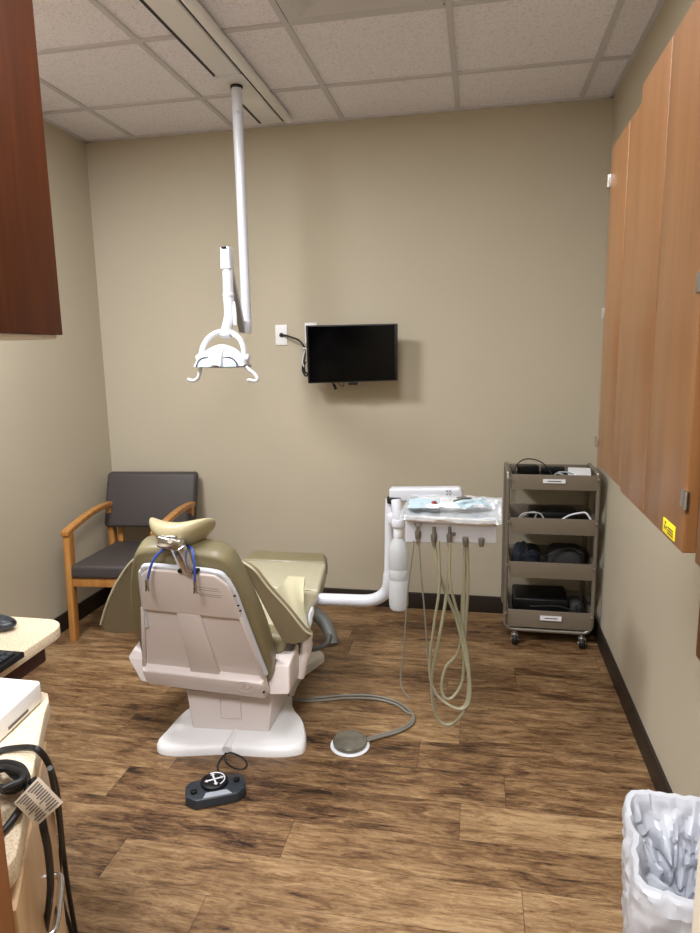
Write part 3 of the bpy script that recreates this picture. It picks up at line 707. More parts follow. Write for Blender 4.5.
for a in (35, 125):
    dx = V((cos(radians(a)), sin(radians(a)), 0)); nx = V((-dx.y, dx.x, 0))
    mb.slab([DC+V((0, 0, .0152))+dx*k+nx*j for k, j in ((-.028, -.003), (.028, -.003), (.028, .003), (-.028, .003))], (0, 0, .0008))
    for s_ in (-1, 1): mb.slab([DC+V((0, 0, .0152))+dx*s_*k+nx*j for k, j in ((.024, -.008), (.034, 0), (.024, .008))], (0, 0, .0008))
mb.tube([DC+V((.036*cos(k*pi/20-.6), .036*sin(k*pi/20-.6), .0155)) for k in range(20)], .0022, 6)
mb.build('dial_symbol', 'card', dial)
for a, b__ in ((-.074, -.012), (.074, .012)): MB().cyl(FC(a, b__, .035), FC(a, b__, .045), .011, bev=.002).build('button', 'black', t)
mb = MB(); mb.slab([FC(a, b__, .0362) for a, b__ in ((-.046, -.052), (.052, -.052), (.036, -.026), (-.034, -.026))], (0, 0, .001)); mb.build('grey_label', 'knobgrey', t)
lp = [Z(225, 756, .012), Z(219, 761, .006), Z(217, 767, .012), Z(219, 771, .02)]
MB().tube([Z(226, 753, .03), Z(221, 759, .012), Z(217.5, 765, .01), Z(218, 771, .03)], .0032, 8, smooth=6).tube([Z(226, 754, .03), Z(232, 753, .02), Z(243, 758, .012), Z(247, 764, .01), Z(243, 769, .01), Z(234, 768, .012), Z(226, 762, .014), Z(225, 756, .03)], .0032, 8, smooth=6).build('cable', 'rubber', t)
dcn = Z(350, 746, 0)
t = thing('rheostat_pedal', 'round dark foot pedal with a painted-in grey reflection on a pale ring with a grey hose on the floor', 'foot pedal', (dcn.x, dcn.y, 0))
MB().lathe([(.001, 0), (.074, 0), (.077, .004), (.074, .008), (.001, .008)], dcn, n=44).build('base_ring', 'card', t)
dk = MB().lathe([(.001, .008), (.060, .008), (.066, .011), (.067, .023), (.064, .028), (.055, .031), (.001, .032)], dcn, n=44).build('pedal_disc', 'discsheen', t)
mb = MB(); mb.lathe([(.053, .0300), (.055, .0320), (.057, .0300)], dcn, n=44); mb.build('disc_groove', 'greyrub', dk)
rh = [(281, 689, .10), (290, 696, .03), (303, 699, .008), (325, 697, .008), (350, 695, .008), (375, 696, .008), (395, 701, .008), (408, 709, .008), (414, 717, .008), (411, 725, .008), (398, 732, .008), (380, 737, .010), (366, 741, .012)]
for k, dz in ((0, 0), (1, 3.0)):
    MB().tube([Z(a-(k*1.5 if i > 6 else 0), b__+dz*min(1, i/3)*(1 if i < 8 else -.6), z) for i, (a, b__, z) in enumerate(rh)], .0052, 10, smooth=6).build('hose', 'ghose', t)

# ================================================================== DELIVERY UNIT
t = thing('delivery_unit', 'white dental delivery unit on a curved arm with instrument hoses hanging down', 'dental instrument unit', (1.95, -1.05, 0))
a1 = [(1.40, -.98, .40), (1.50, -.99, .425), Y(318, 599, -1.0), Y(345, 600, -1.0), Y(368, 600.5, -1.0), Y(380, 597, -1.01), Y(387, 590, -1.02), Y(389, 580, -1.03), Y(390, 560, -1.04), Y(390.5, 520, -1.05), Y(391, 499, -1.05)]
MB().tube(a1, lambda u: .027 if u < .75 else .024, 20, smooth=6).build('support_arm', 'enamel', t)
MB().cyl(Y(394, 503, -1.06), Y(394, 497, -1.06), .030, bev=.003).build('arm_collar', 'rubber', t)
bL, bR = Y(389, 489, -1.07), Y(463, 488.5, -1.07)
mb = MB(); mb.slab([bL, bR+V((-.012, 0, 0)), bR+V((0, 0, -.02)), bR+V((0, 0, -.06)), Y(392, 502, -1.07), bL+V((0, 0, -.045))], (0, .06, 0), .010, 4); mb.build('top_arm', 'enamel', t)
for a in (447, 450): 
    for b__ in (491, 494.5): MB().cyl(Y(a, b__, -1.069), Y(a, b__, -1.073), .003).build('vent_hole', 'ink', t)
# control head below the tray
hT = [Y(406, 521, -1.41), Y(496, 521, -1.41)]; hB = [Y(405, 543, -1.41), Y(441, 542.5, -1.41), Y(497, 544, -1.41)]
mb = MB(); mb.slab([hB[0], hB[2], Y(497, 522, -1.41), Y(405.5, 519, -1.41)], (0, .26, 0), .006, 3); mb.build('control_head', 'enamel', t)
mb = MB(); mb.bb((2.03, -1.16, .83), (2.14, -1.04, .90), .01); mb.build('head_mount', 'enamel', t)
MB().cyl(Y(454, 534, -1.41), Y(454, 534, -1.416), .007).build('indicator', 'ink', t)
# holders
HX = [(418, 534, 1), (434, 537, 0), (449.5, 537, 0), (465.5, 540, 1), (481.5, 541, 1)]
for i, (a, b__, opn) in enumerate(HX):
    p = Y(a, b__, -1.42)
    mb = MB(); mb.lathe([(.007, .012), (.0105, .012), (.0115, .008), (.0095, -.012), (.008, -.018), (.006, -.018), (.007, -.010), (.008, .008)], p+V((0, -.008, 0)), (0, 0, 1), 18)
    mb.box(p+V((0, .006, 0)), (.012, .02, .012), .002)
    mb.build('instrument_holder', simple('holder_metal', srgb(120, 112, 104), .4, .5) if i == 0 else bpy.data.materials['holder_metal'], t)
# syringe tips standing in the holders
mb = MB(); p = Y(418, 531, -1.430); mb.tube([p-V((0, 0, .05)), p, p+V((.0, 0, .02))], .007, 12).tube([p+V((-.01, 0, .022)), p+V((-.012, 0, .03))], .004, 8).tube([p+V((.01, 0, .022)), p+V((.012, 0, .03))], .004, 8); mb.build('air_syringe', 'steel', t)
for a in (434, 449.5): 
    p = Y(a, 535, -1.430); MB().cyl(p-V((0, 0, .04)), p+V((0, 0, .03)), .0075, .0055).build('handpiece_coupling', bpy.data.materials['holder_metal'], t)
HS = [
 (.0028, [(414, 541), (411, 565), (407.6, 594), (404, 644), (400.6, 678), (403, 690), (411, 700)], -1.35, 'ghose'),
 (.0030, [(419, 542), (421, 575), (424, 605), (427, 644), (429, 667), (433, 690), (441, 700)], -1.36, 'ghose'),
 (.0062, [(434, 541), (437, 562), (441, 580), (449, 600), (457, 621), (465, 655), (470, 688), (464, 712), (449, 725), (436, 715), (431.5, 680), (438, 644), (445, 605), (449, 570), (449.5, 541)], -1.35, 'hose'),
 (.0052, [(438.5, 541), (439.5, 586), (434, 625), (429.5, 668), (435, 692), (448, 704.5), (463, 709), (470, 696), (468, 660), (462, 628), (455, 604), (450, 580), (450, 543)], -1.37, 'hose'),
 (.0058, [(465, 543), (464, 580), (463.5, 618), (458, 652), (446, 667), (441.5, 686), (445, 698), (453, 697), (462, 682), (464, 655), (466, 620), (468, 585), (467, 543)], -1.34, 'hose'),
 (.0052, [(466, 543), (465, 570), (462, 605), (464, 640), (468, 665), (467, 700), (460, 709)], -1.33, 'hose')]
for r_, pts, y, mt in HS:
    n = len(pts)
    MB().tube([Y(a, b__, y-.07-.012*sin(i*1.3)) for i, (a, b__) in enumerate(pts)], r_, 10, smooth=7).build('instrument_hose', mt, t)
# water bottle
bp_ = Y(397.5, 572, -1.12)
zt, zb = Y(398, 536, -1.12).z, Y(398, 609, -1.12).z; HB = zt-zb; rb = .0405
t2 = thing('water_bottle', 'translucent white water bottle hanging beside the delivery unit arm', 'bottle', (bp_.x+.005, -1.12, zb))
bo = V((bp_.x+.004, -1.12, zb))
mb = MB(); mb.lathe([(.001, .012), (.016, .006), (.028, 0), (.036, .006), (.0395, .02), (rb, .05), (rb, .13), (rb-.0015, .134), (rb, .138), (rb, .175), (rb-.0015, .178), (rb, .182), (rb, HB-.07), (.037, HB-.045), (.027, HB-.02), (.018, HB-.008), (.016, HB)], bo, n=36)
mb.build('bottle_body', 'bottle', t2)
for k in range(5):
    an = k*2*pi/5+.3; MB().blob(bo+V((.024*cos(an), .024*sin(an), .008)), (.02, .02, .022), 12).build('foot_lobe', 'bottle', t2)
MB().lathe([(.018, HB-.006), (.020, HB), (.020, HB+.035), (.016, HB+.045), (.001, HB+.045)], bo, n=24).build('bottle_cap', 'card', t2)
mb = MB(); mb.cyl(bo+V((0, 0, HB+.04)), bo+V((0, 0, HB+.075)), .028, .026, bev=.005).box(bo+V((-.02, .02, HB+.07)), (.05, .05, .045), .008).cyl(bo+V((0, 0, HB+.07)), bo+V((-.012, .02, HB+.15)), .024, .020, bev=.004)
mb.build('bottle_bracket', 'enamel', t2)
# tray
T0, T1, T2, T3 = V((1.998, -1.440, .934)), V((2.352, -1.440, .926)), V((2.362, -1.160, .940)), V((2.008, -1.160, .946))
t = thing('instrument_tray', 'shiny metal instrument tray lined with clear film on top of the delivery unit', 'tray', ((T0+T2)/2))
cT = (T0+T1+T2+T3)/4
def rrect(k, dz, n_=6, rad=.14):
    pts = []
    cs = [T0, T1, T2, T3]
    for i in range(4):
        c0 = cs[i]; pr = cs[i-1]; nx = cs[(i+1) % 4]
        for j in range(n_+1):
            u = j/n_; a = c0+(pr-c0)*rad*.9*(1-u)**2+(nx-c0)*rad*.7*u*u
            pts.append(cT+(a-cT)*k+V((0, 0, dz)))
    return pts
mb = MB(); lv = [rrect(.93, -.018), rrect(.975, 0), rrect(1.0, .002), rrect(1.01, -.003), rrect(.985, -.006), rrect(.94, -.022)]
n = len(lv[0]); vs = [p for l_ in lv for p in l_]; fs = [tuple(range(n)), tuple(range(5*n, 6*n))[::-1]]
for i in range(5): fs += [(i*n+k, i*n+(k+1) % n, (i+1)*n+(k+1) % n, (i+1)*n+k) for k in range(n)]
mb._add(vs, fs); mb.build('tray_pan', 'chrome', t)
def tp(u, v, z=0): return (T0*(1-u)+T1*u)*(1-v)+(T3*(1-u)+T2*u)*v+V((0, 0, z))
def film(u, v):
    uu, vv_ = -.004+1.008*u, -.03+1.03*v
    e = max(abs(uu-.5), abs(vv_-.5))*2
    p = tp(uu, vv_, (-.012+.016*max(0, e-.7)/.3) if vv_ > 0 else .004+vv_*.6)
    return p+V((noise.noise(p*45)*.003, noise.noise(p*38+V((5, 0, 0)))*.003, abs(noise.noise(p*30))*.009))
tag(MB().grid(film, 54, 40, .0006).build('film_sleeve', 'film', ang=20), 'crinkled clear plastic film over the metal tray', 'plastic film')
def paper(name, mat, c_u, c_v, su, sv, rot, hgt, seed, label, cat, nn=26):
    def f(u, v):
        a, b__ = (u-.5)*su, (v-.5)*sv
        p = tp(c_u, c_v)+V((a*cos(rot)-b__*sin(rot), a*sin(rot)+b__*cos(rot), 0))
        z = .004+hgt*(.5+.5*noise.noise(V((a*30+seed, b__*30, seed))))*(1-.6*(abs(u-.5)*2)**2)+hgt*.25*abs(sin(v*16+seed))
        return p+V((noise.noise(p*30+V((seed, 0, 0)))*.01, noise.noise(p*30+V((0, seed, 0)))*.01, z))
    return tag(MB().grid(f, nn, nn, .0008).build(name, mat, ang=25), label, cat)
paper('paper_bib', 'bib', .70, .55, .12, .10, .3, .026, 3, 'crumpled pale blue pleated paper on the instrument tray', 'paper bib')
paper('tissue', 'bibw', .42, .38, .15, .05, .15, .014, 9, 'small white wipe lying on the left part of the tray', 'tissue')
paper('paper_cover', 'bib', .20, .5, .12, .15, .1, .008, 14, 'flat pale blue paper liner at the left end of the tray', 'paper liner')
p = tp(.30, .52, .012); tag(MB().blob(p, (.022, .018, .014), 14, lambda v: wob(v, 80, .002)).build('cotton_roll', 'red'), 'small dark red item on the left of the instrument tray', 'dental item')
p = tp(.60, .42, .034); t = thing('instrument', 'grey angled instrument lying on the blue paper of the tray', 'dental instrument', p)
MB().tube([p+V((-.03, -.02, .002)), p+V((0, 0, .006)), p+V((.02, .012, .005)), p+V((.03, .03, .002))], .004, 10, smooth=4).build('shaft', 'ghose', t)
MB().blob(p+V((.0, .004, .009)), (.045, .022, .010), 14).build('head', 'ink', t)

# ================================================================== UTILITY CART
cx0, cx1, cy0, cy1 = 2.432, 2.862, -.385, -.06
t = thing('utility_cart', 'taupe four-tier metal utility cart on casters in the right corner', 'cart', ((cx0+cx1)/2, (cy0+cy1)/2, 0))
CZ = [(.818, .895), (.588, .672), (.354, .440), (.085, .180)]
def tray_mesh(z0, z1, hb):
    mb = MB(); th = .003; i0 = .010
    mb.bb((cx0+i0, cy0+.006, z0), (cx1-i0, cy1, z0+.004))
    mb.hexa([(cx0+i0, cy0+.006, z0), (cx1-i0, cy0+.006, z0), (cx1-i0, cy0+.010, z0), (cx0+i0, cy0+.010, z0)], [(cx0+i0-.004, cy0, z1), (cx1-i0+.004, cy0, z1), (cx1-i0+.004, cy0+.006, z1), (cx0+i0-.004, cy0+.006, z1)], .001)
    mb.bb((cx0+i0, cy1-.004, z0), (cx1-i0, cy1, z1+hb), .001)
    for x, s_ in ((cx0+i0, -1), (cx1-i0, 1)):
        mb.hexa([(x-.0015, cy0+.006, z0), (x+.0015, cy0+.006, z0), (x+.0015, cy1, z0), (x-.0015, cy1, z0)], [(x-.0015+s_*.004, cy0+.003, z1), (x+.0015+s_*.004, cy0+.003, z1), (x+.0015+s_*.004, cy1, z1+hb), (x-.0015+s_*.004, cy1, z1+hb)])
    return mb
for (z0, z1) in CZ: tr_ = tray_mesh(z0, z1, .0).build('shelf_tray', 'taupe', t, ang=30)
trays = [c_ for c_ in t.children]
def loop(y, x0, x1, zb_, zt_, r=.045):
    def arc(cx_, cz_, a0, a1): return [(cx_+r*cos(radians(a0+(a1-a0)*k/6)), y, cz_+r*sin(radians(a0+(a1-a0)*k/6))) for k in range(7)]
    return [(x0, y, zt_)]+arc(x0+r, zb_+r, 180, 270)+arc(x1-r, zb_+r, 270, 360)+[(x1, y, zt_)]
x0, x1 = cx0-.010, cx1-.006
for y, nm in ((cy0+.016, 'front_tube'), (cy1+.014, 'rear_tube')):
    MB().tube(loop(y, x0, x1, .066, .86), .0105, 12).build(nm, 'taupetube', t)
for x in (x0, x1):
    r = .05
    MB().tube([(x, cy0+.016, .845), (x, cy0+.018, .870), (x, cy0+.030, .890), (x, cy0+.06, .898), (x, cy1-.035, .898), (x, cy1-.002, .89), (x, cy1+.012, .875), (x, cy1+.014, .855)], .0105, 12, smooth=4).build('side_tube', 'taupetube', t)
mb = MB()
for (z0, z1) in CZ:
    for x in (x0+.004, x1-.004):
        for y in (cy0-.004, cy1+.006): mb.box((x, y, z1-.02), (.012, .02, .012), .002)
mb.build('mounting_bolts', 'taupe', t)
for x in (x0+.05, x1-.05):
    for y in (cy0-.012, cy1-.002):
        w_ = MB().cyl((x-.013, y-.008, .028), (x+.013, y-.008, .028), .028, bev=.005).build('caster_wheel', 'rubber', t)
        mb = MB(); mb.cyl((x, y, .07), (x, y, .052), .010); mb.bb((x-.017, y-.024, .022), (x-.0135, y+.01, .055), .002); mb.bb((x+.0135, y-.024, .022), (x+.017, y+.01, .055), .002); mb.bb((x-.017, y-.02, .052), (x+.017, y+.012, .057), .002)
        mb.cyl((x-.02, y-.008, .026), (x+.02, y-.008, .026), .006); mb.build('caster_fork', 'steel', w_)
def label_card(px0, px1, py0, py1, tr_):
    y = cy0-.001
    p = Y(px0, (py0+py1)/2, y); q_ = Y(px1, (py0+py1)/2+.6, y)
    z0_, z1_ = Y(px0, py1, y).z, Y(px0, py0, y).z
    l_ = MB().bb((p.x, y-.0025, z0_), (q_.x, y+.001, z1_)).build('name_label', 'card', tr_)
    mb = MB(); mb.bb((p.x+.022, y-.0032, (z0_+z1_)/2-.003), (q_.x-.02, y-.0024, (z0_+z1_)/2+.002)); mb.build('label_print', 'ink', l_)
label_card(543, 565.5, 479, 483, trays[0]); label_card(540, 561.5, 615.5, 620, trays[3])
# contents
def adapter(p, s, rot, label, mat='black', extra=None):
    a = thing('power_adapter', label, 'power adapter', p)
    MB().box(V(p)+V((0, 0, s[2]/2)), s, .006, Matrix.Rotation(rot, 3, 'Z')).build('casing', mat, a)
    if extra: MB().tube(extra, .003, 8, smooth=6).build('lead', 'rubber', a)
    return a
z = CZ[0][0]+.004
adapter((2.53, -.20, z+.042), (.10, .07, .048), .2, 'black box with a looped lead in the top tray of the cart', 'black',
        [(2.46, -.30, z+.03), (2.46, -.26, z+.08), (2.49, -.2, z+.11), (2.54, -.15, z+.115), (2.60, -.17, z+.10), (2.64, -.22, z+.06), (2.66, -.26, z+.02)])
adapter((2.66, -.15, z+.042), (.12, .05, .034), -.1, 'flat black device behind the looped lead in the top cart tray', 'black')
t = thing('card', 'white printed card lying in the right end of the top cart tray', 'card', (2.79, -.27, z+.06))
MB().box((2.775, -.29, z+.066), (.11, .15, .003), .001, Matrix.Rotation(-.12, 3, 'Z') @ Matrix.Rotation(.22, 3, 'X')).build('paper', 'card', t)
mb = MB()
for k in range(4): mb.box((2.76+k*.014, -.335, z+.0615), (.009, .018, .002), .0, Matrix.Rotation(-.12, 3, 'Z') @ Matrix.Rotation(.22, 3, 'X'))
mb.build('printed_figures', 'ink', t)
tag(MB().tube([(2.64, -.34, z+.05), (2.66, -.33, z+.072), (2.69, -.345, z+.068), (2.67, -.31, z+.074), (2.71, -.33, z+.078), (2.74, -.34, z+.07)], .004, 8, smooth=6).build('grey_plug_lead', simple('pale_lead', srgb(150, 160, 166), .5)), 'small tangle of pale grey lead beside the white card in the cart', 'cable')
tag(MB().box((2.62, -.22, z+.021), (.34, .24, .038), .008).build('cable_box', 'black'), 'low black case lying at the bottom of the top cart tray', 'case')
z = CZ[1][0]+.004
tag(MB().box((2.66, -.20, z+.045), (.24, .16, .088), .012).build('case', 'black'), 'black case in the second cart tray behind white cables', 'case')
tag(MB().tube([(2.47, -.33, z+.05), (2.50, -.335, z+.088), (2.55, -.34, z+.098), (2.59, -.34, z+.09), (2.61, -.345, z+.05)], .0042, 8, smooth=6).tube([(2.48, -.30, z+.05), (2.53, -.30, z+.085), (2.57, -.31, z+.09), (2.56, -.3, z+.05)], .0042, 8, smooth=6).build('grey_cable', simple('grey_cable_mat', srgb(170, 170, 170), .5)), 'grey cable loops at the left of the second cart tray', 'cable')
tag(MB().tube([(2.69, -.345, z+.065), (2.73, -.335, z+.088), (2.78, -.33, z+.10), (2.81, -.33, z+.10), (2.832, -.34, z+.07)], .005, 8, smooth=6).build('white_cable', 'card'), 'thick white cable arching at the right of the second cart tray', 'cable')
z = CZ[2][0]+.004
tag(MB().blob((2.53, -.22, z+.065), (.15, .17, .13), 26, lambda v: wob(v, 18, .010, 2), 3).build('pouch', 'bag', sub=1), 'dark blue fabric pouch at the left of the third cart tray', 'pouch')
tag(MB().blob((2.73, -.21, z+.065), (.19, .18, .13), 26, lambda v: wob(v, 14, .010, 6), 3.4).build('padded_bag', 'greybag', sub=1), 'dark grey padded bag at the right of the third cart tray', 'bag')
tag(MB().tube([(2.50, -.32, z+.10), (2.49, -.31, z+.14), (2.51, -.30, z+.165), (2.53, -.31, z+.14), (2.525, -.32, z+.11), (2.56, -.33, z+.125), (2.62, -.32, z+.10), (2.67, -.31, z+.12), (2.74, -.30, z+.14), (2.80, -.32, z+.12)], .0045, 8, smooth=6).build('black_lead', 'rubber'), 'black lead coiled over the bags in the third cart tray', 'cable')
z = CZ[3][0]+.004
tag(MB().box((2.61, -.19, z+.063), (.28, .22, .122), .012).build('storage_case', 'black'), 'large black case in the bottom tray of the cart', 'case')
tag(MB().blob((2.79, -.24, z+.06), (.08, .14, .12), 20, lambda v: wob(v, 25, .008, 4), 3).build('small_pouch', 'greybag', sub=1), 'small dark pouch at the right end of the bottom cart tray', 'pouch')
tag(MB().tube([(2.80, -.345, z+.05), (2.78, -.34, z+.10), (2.80, -.335, z+.125), (2.82, -.34, z+.09), (2.81, -.35, z+.07), (2.70, -.345, z+.105), (2.55, -.35, z+.10)], .004, 8, smooth=6).build('thin_black_lead', 'rubber'), 'thin black lead along the front of the bottom cart tray', 'cable')

# ================================================================== WALL CABINETS (RIGHT)
def cabinet(y0, y1, xf, zb, zt, label, doors, gap=.003, side='cab', ext=0):
    t = thing('wall_cabinet', label, 'cabinet', (W-.15, (y0+y1)/2, zb))
    mb = MB().bb((xf+.022, y0+.002, zb), (W-.002, y1-.002, zt), .001)
    if ext: mb.bb((2.70, y0-ext, zb+.002), (W-.002, y0+.01, zt-.002))
    mb.build('cabinet_body', side, t)
    ds = []
    for a, b__ in doors:
        ds.append(MB().bb((xf, a+gap/2, zb), (xf+.02, b__-gap/2, zt), .0015).build('door', 'cab', t))
    return t, ds
zb, zt = 1.187, 2.030
tA, dA = cabinet(-2.194, -1.783, 2.600, zb, zt, 'wall cabinet with wood-grain doors farthest along the right wall', [(-1.990, -1.783), (-2.194, -1.990)])
tB, dB = cabinet(-2.660, -2.197, 2.580, zb+.012, zt+.004, 'projecting wall cabinet in the middle of the right wall with a yellow sticker', [(-2.412, -2.197), (-2.660, -2.412)], ext=.038)
tC, dC = cabinet(-3.13, -2.702, 2.585, zb+.012, zt+.004, 'nearest wall cabinet on the right wall, cut off by the picture edge', [(-3.13, -2.702)])
for q_, par in (((611, 181), dA[0]), ((600.5, 315), dA[0]), ((597, 440), dA[0])):
    p = X(q_[0], q_[1], 2.602); p.y = -1.776
    mb = MB(); mb.bb((2.597, -1.784, p.z-.016), (2.610, -1.775, p.z+.016), .002); mb.cyl((2.597, -1.775, p.z-.016), (2.597, -1.775, p.z+.016), .0045); mb.box((2.600, -1.768, p.z), (.008, .014, .010), .002)
    mb.build('hinge', 'steel', par)
for py_ in (285, 497):
    p = X(690 if py_ < 300 else 681, py_, 2.579)
    mb = MB(); mb.bb((2.5775, -2.661, p.z-.014), (2.582, -2.638, p.z+.014), .001); mb.cyl((2.579, -2.663, p.z-.014), (2.579, -2.663, p.z+.014), .0045)
    mb.build('hinge', 'steel', dB[1])
sP = [X(663.5, 522, 2.5795), X(675, 531, 2.5795), X(675.5, 544, 2.5795), X(664, 534, 2.5795)]
zc = [zb+.018, zb+.042]
y0_, y1_ = sP[0].y, sP[1].y
st = MB().bb((2.5785, y1_, zc[0]), (2.5802, y0_, zc[1]), .0005).build('warning_sticker', 'yellow', dB[1])
mb = MB(); ys = y0_-(y0_-y1_)*.25; zs = zc[1]-.010
for k in range(3):
    a = radians(90+120*k); mb.slab([(2.5784, ys+.002*cos(a), zs+.002*sin(a)), (2.5784, ys+.008*cos(a-.5), zs+.008*sin(a-.5)), (2.5784, ys+.008*cos(a+.5), zs+.008*sin(a+.5))], (-.0004, 0, 0))
for k in range(3): mb.bb((2.578, y1_+.006, zc[1]-.0105-k*.0045), (2.5784, y0_-.030, zc[1]-.0085-k*.0045))
mb.build('sticker_print', 'black', st)
# wooden fold-down panel at the frame's right edge
e1 = X(694.5, 655, 2.86)
tag(MB().hexa([(2.86, -2.6, e1.z+.0), (W-.001, -2.6, e1.z), (W-.001, e1.y-.004, e1.z), (2.86, e1.y-.004, e1.z)], [(2.86, -2.6, 1.15), (W-.001, -2.6, 1.15), (W-.001, e1.y, 1.15), (2.86, e1.y, 1.15)], .006).build('wall_panel', 'cab'), 'wooden panel fixed to the right wall below the nearest cabinet at the picture edge', 'panel')

# ================================================================== WASTE BIN
R0 = [V((2.600, -2.425, 0)), V((2.850, -2.465, 0)), V((2.872, -2.100, 0)), V((2.655, -2.090, 0))]
bc = sum(R0, V())/4
def rr2(k, z, rad=.22, n_=9, amp=0, seed=0, bias=.5):
    pts = []
    for i in range(4):
        c0, pr, nx = R0[i], R0[i-1], R0[(i+1) % 4]
        cor = [c0+(pr-c0)*rad*(1-j/n_)**2+(nx-c0)*rad*(j/n_)**2 for j in range(n_+1)]
        e = nx+(c0-nx)*rad
        pts += cor+[cor[-1].lerp(e, j/14) for j in range(1, 14)]
    o_ = []
    for i, p in enumerate(pts):
        d_ = p-bc; q_ = bc+d_*k; q_.z = z
        if amp:
            w_ = V((p.x*15+seed, p.y*15, z*9)); w2 = V((p.x*34+seed, p.y*34, z*22+2))
            rdg = 1-2*abs(noise.noise(w_)); rd2 = 1-2*abs(noise.noise(w2))
            q_ += d_.normalized()*((rdg-bias)*amp*1.5+(rd2-bias)*amp*.9)
            q_.z += noise.noise(V((p.x*13+seed, p.y*13, 3+z*5)))*amp*.9+noise.noise(w2)*amp*.5
        o_.append(q_)
    return o_
t = thing('waste_bin', 'rectangular waste bin with a white plastic liner at the lower right', 'waste bin', (bc.x, bc.y, 0))
def loft(rings, close_first=True, close_last=True):
    mb = MB(); n = len(rings[0]); vs = [p for l_ in rings for p in l_]; fs = []
    if close_first: fs.append(tuple(range(n))[::-1])
    if close_last: fs.append(tuple(range((len(rings)-1)*n, len(rings)*n)))
    for i in range(len(rings)-1): fs += [(i*n+k, i*n+(k+1) % n, (i+1)*n+(k+1) % n, (i+1)*n+k) for k in range(n)]
    return mb._add(vs, fs)
loft([rr2(.74, 0), rr2(.74, .004), rr2(.93, .372), rr2(.945, .375), rr2(.945, .379), rr2(.915, .379), rr2(.72, .012), rr2(.70, .012)]).build('bin_body', simple('bin_plastic', srgb(196, 178, 176), .5), t, ang=30)
rings = []
key = [(.87, .06, .004), (.90, .12, .007), (.93, .20, .009), (.96, .28, .009), (.99, .34, .008), (1.015, .372, .009), (1.01, .390, .008), (.985, .398, .007), (.95, .396, .008), (.915, .38, .010), (.89, .34, .020), (.87, .29, .034), (.83, .23, .040), (.74, .17, .034), (.66, .12, .026), (.54, .08, .016), (.36, .06, .010), (.18, .055, .008), (.04, .054, .004)]
for i in range(len(key)-1):
    nn = max(2, int((abs(key[i+1][1]-key[i][1])+abs(key[i+1][0]-key[i][0])*.2)/.011))
    for j in range(nn):
        u = j/nn; k, z, am = [key[i][q]*(1-u)+key[i+1][q]*u for q in range(3)]
        rings.append(rr2(k, z, amp=am, seed=4, bias=.25 if i < 5 else (.5 if i < 8 else .95)))
rings.append(rr2(*key[-1][:2], amp=.004, seed=4))
ln = loft(rings, False, True).build('bin_liner', 'liner', t, ang=28)
ln['label'] = 'white translucent bag folded over the rim'

# ================================================================== DESK, COUNTER AND UPPER CABINET (LEFT)
DX, DY = 1.112, -2.105
t = thing('desk', 'speckled beige desk top with a rounded corner at the left edge', 'desk', (.6, -2.35, 0))
arc = [(DX-.07+.07*sin(a*pi/12), DY-.07+.07*cos(a*pi/12)) for a in range(7)]
poly = [(0.002, DY)]+arc+[(DX+.005, -2.62), (0.002, -2.62)]
MB().slab([(x, y, .728) for x, y in poly], (0, 0, .032), .003).build('desk_top', 'counter', t)
MB().bb((.06, -2.60, .655), (DX-.045, DY-.055, .728), .010).build('apron', 'cabdark', t)
MB().bb((.05, -2.60, .0), (.09, DY-.06, .655), .003).build('end_panel', 'cabdark', t)
MB().bb((.62, -2.60, .0), (.66, DY-.12, .655), .003).build('end_panel', 'cabdark', t)
CA, CB = V((1.468, -2.693, 0)), V((1.700, -3.088, 0))
cd_ = (CB-CA).normalized(); cn = V((-cd_.y, cd_.x, 0)); cn = cn if cn.x > 0 else -cn
t = thing('counter_cabinet', 'low cabinet with a pale speckled counter in the lower left foreground', 'cabinet', (1.3, -2.9, 0))
cp_ = CA+V((-.02, .02, 0))
poly = [V((.60, -2.655, 0)), V((1.40, -2.655, 0)), V((1.452, -2.668, 0)), CA+V((.004, .0, 0)), CA+cd_*.05, CB-cd_*.04, CB+V((-.006, 0, 0))-cn*.012, CB-cn*.05, V((1.50, -3.12, 0)), V((.60, -3.12, 0))]
MB().slab([p+V((0, 0, .835)) for p in poly], (0, 0, .035), .003).build('counter_top', 'counter', t)
q = [V((.62, -2.675, 0)), V((1.42, -2.675, 0)), CA-cn*.018-V((0, .012, 0)), CB-cn*.018, V((1.52, -3.13, 0)), V((.62, -3.13, 0))]
q[3] = CB-cn*.018+cd_*.04
MB().slab([p+V((0, 0, 0.0)) for p in q], (0, 0, .835), .002).build('cabinet_body', 'maple', t)
LF = (CB-CA).length
def face(s0, s1, z0, z1, name, par, mat='maple', n0=-.018, n1=-.001):
    return MB().hexa([CA+cd_*s0+cn*n0+V((0, 0, z0)), CA+cd_*s1+cn*n0+V((0, 0, z0)), CA+cd_*s1+cn*n1+V((0, 0, z0)), CA+cd_*s0+cn*n1+V((0, 0, z0))],
                     [CA+cd_*s0+cn*n0+V((0, 0, z1)), CA+cd_*s1+cn*n0+V((0, 0, z1)), CA+cd_*s1+cn*n1+V((0, 0, z1)), CA+cd_*s0+cn*n1+V((0, 0, z1))], .0015).build(name, mat, par)
dw = face(.05, LF-.01, .50, .815, 'drawer', t)
dr = face(.05, LF-.01, .10, .493, 'door', t)
def handle(par, s0, s1, z, out=.032):
    P = [CA+cd_*s0+cn*(-.002), CA+cd_*(s0+.006)+cn*out*.8, CA+cd_*(s0+.03)+cn*out, CA+cd_*(s1-.03)+cn*out, CA+cd_*(s1-.006)+cn*out*.8, CA+cd_*s1+cn*(-.002)]
    MB().tube([p+V((0, 0, z)) for p in P], .0055, 12, smooth=5).build('handle', 'chrome', par)
handle(dw, .20, .33, .655, .022); handle(dr, .19, .33, .40)
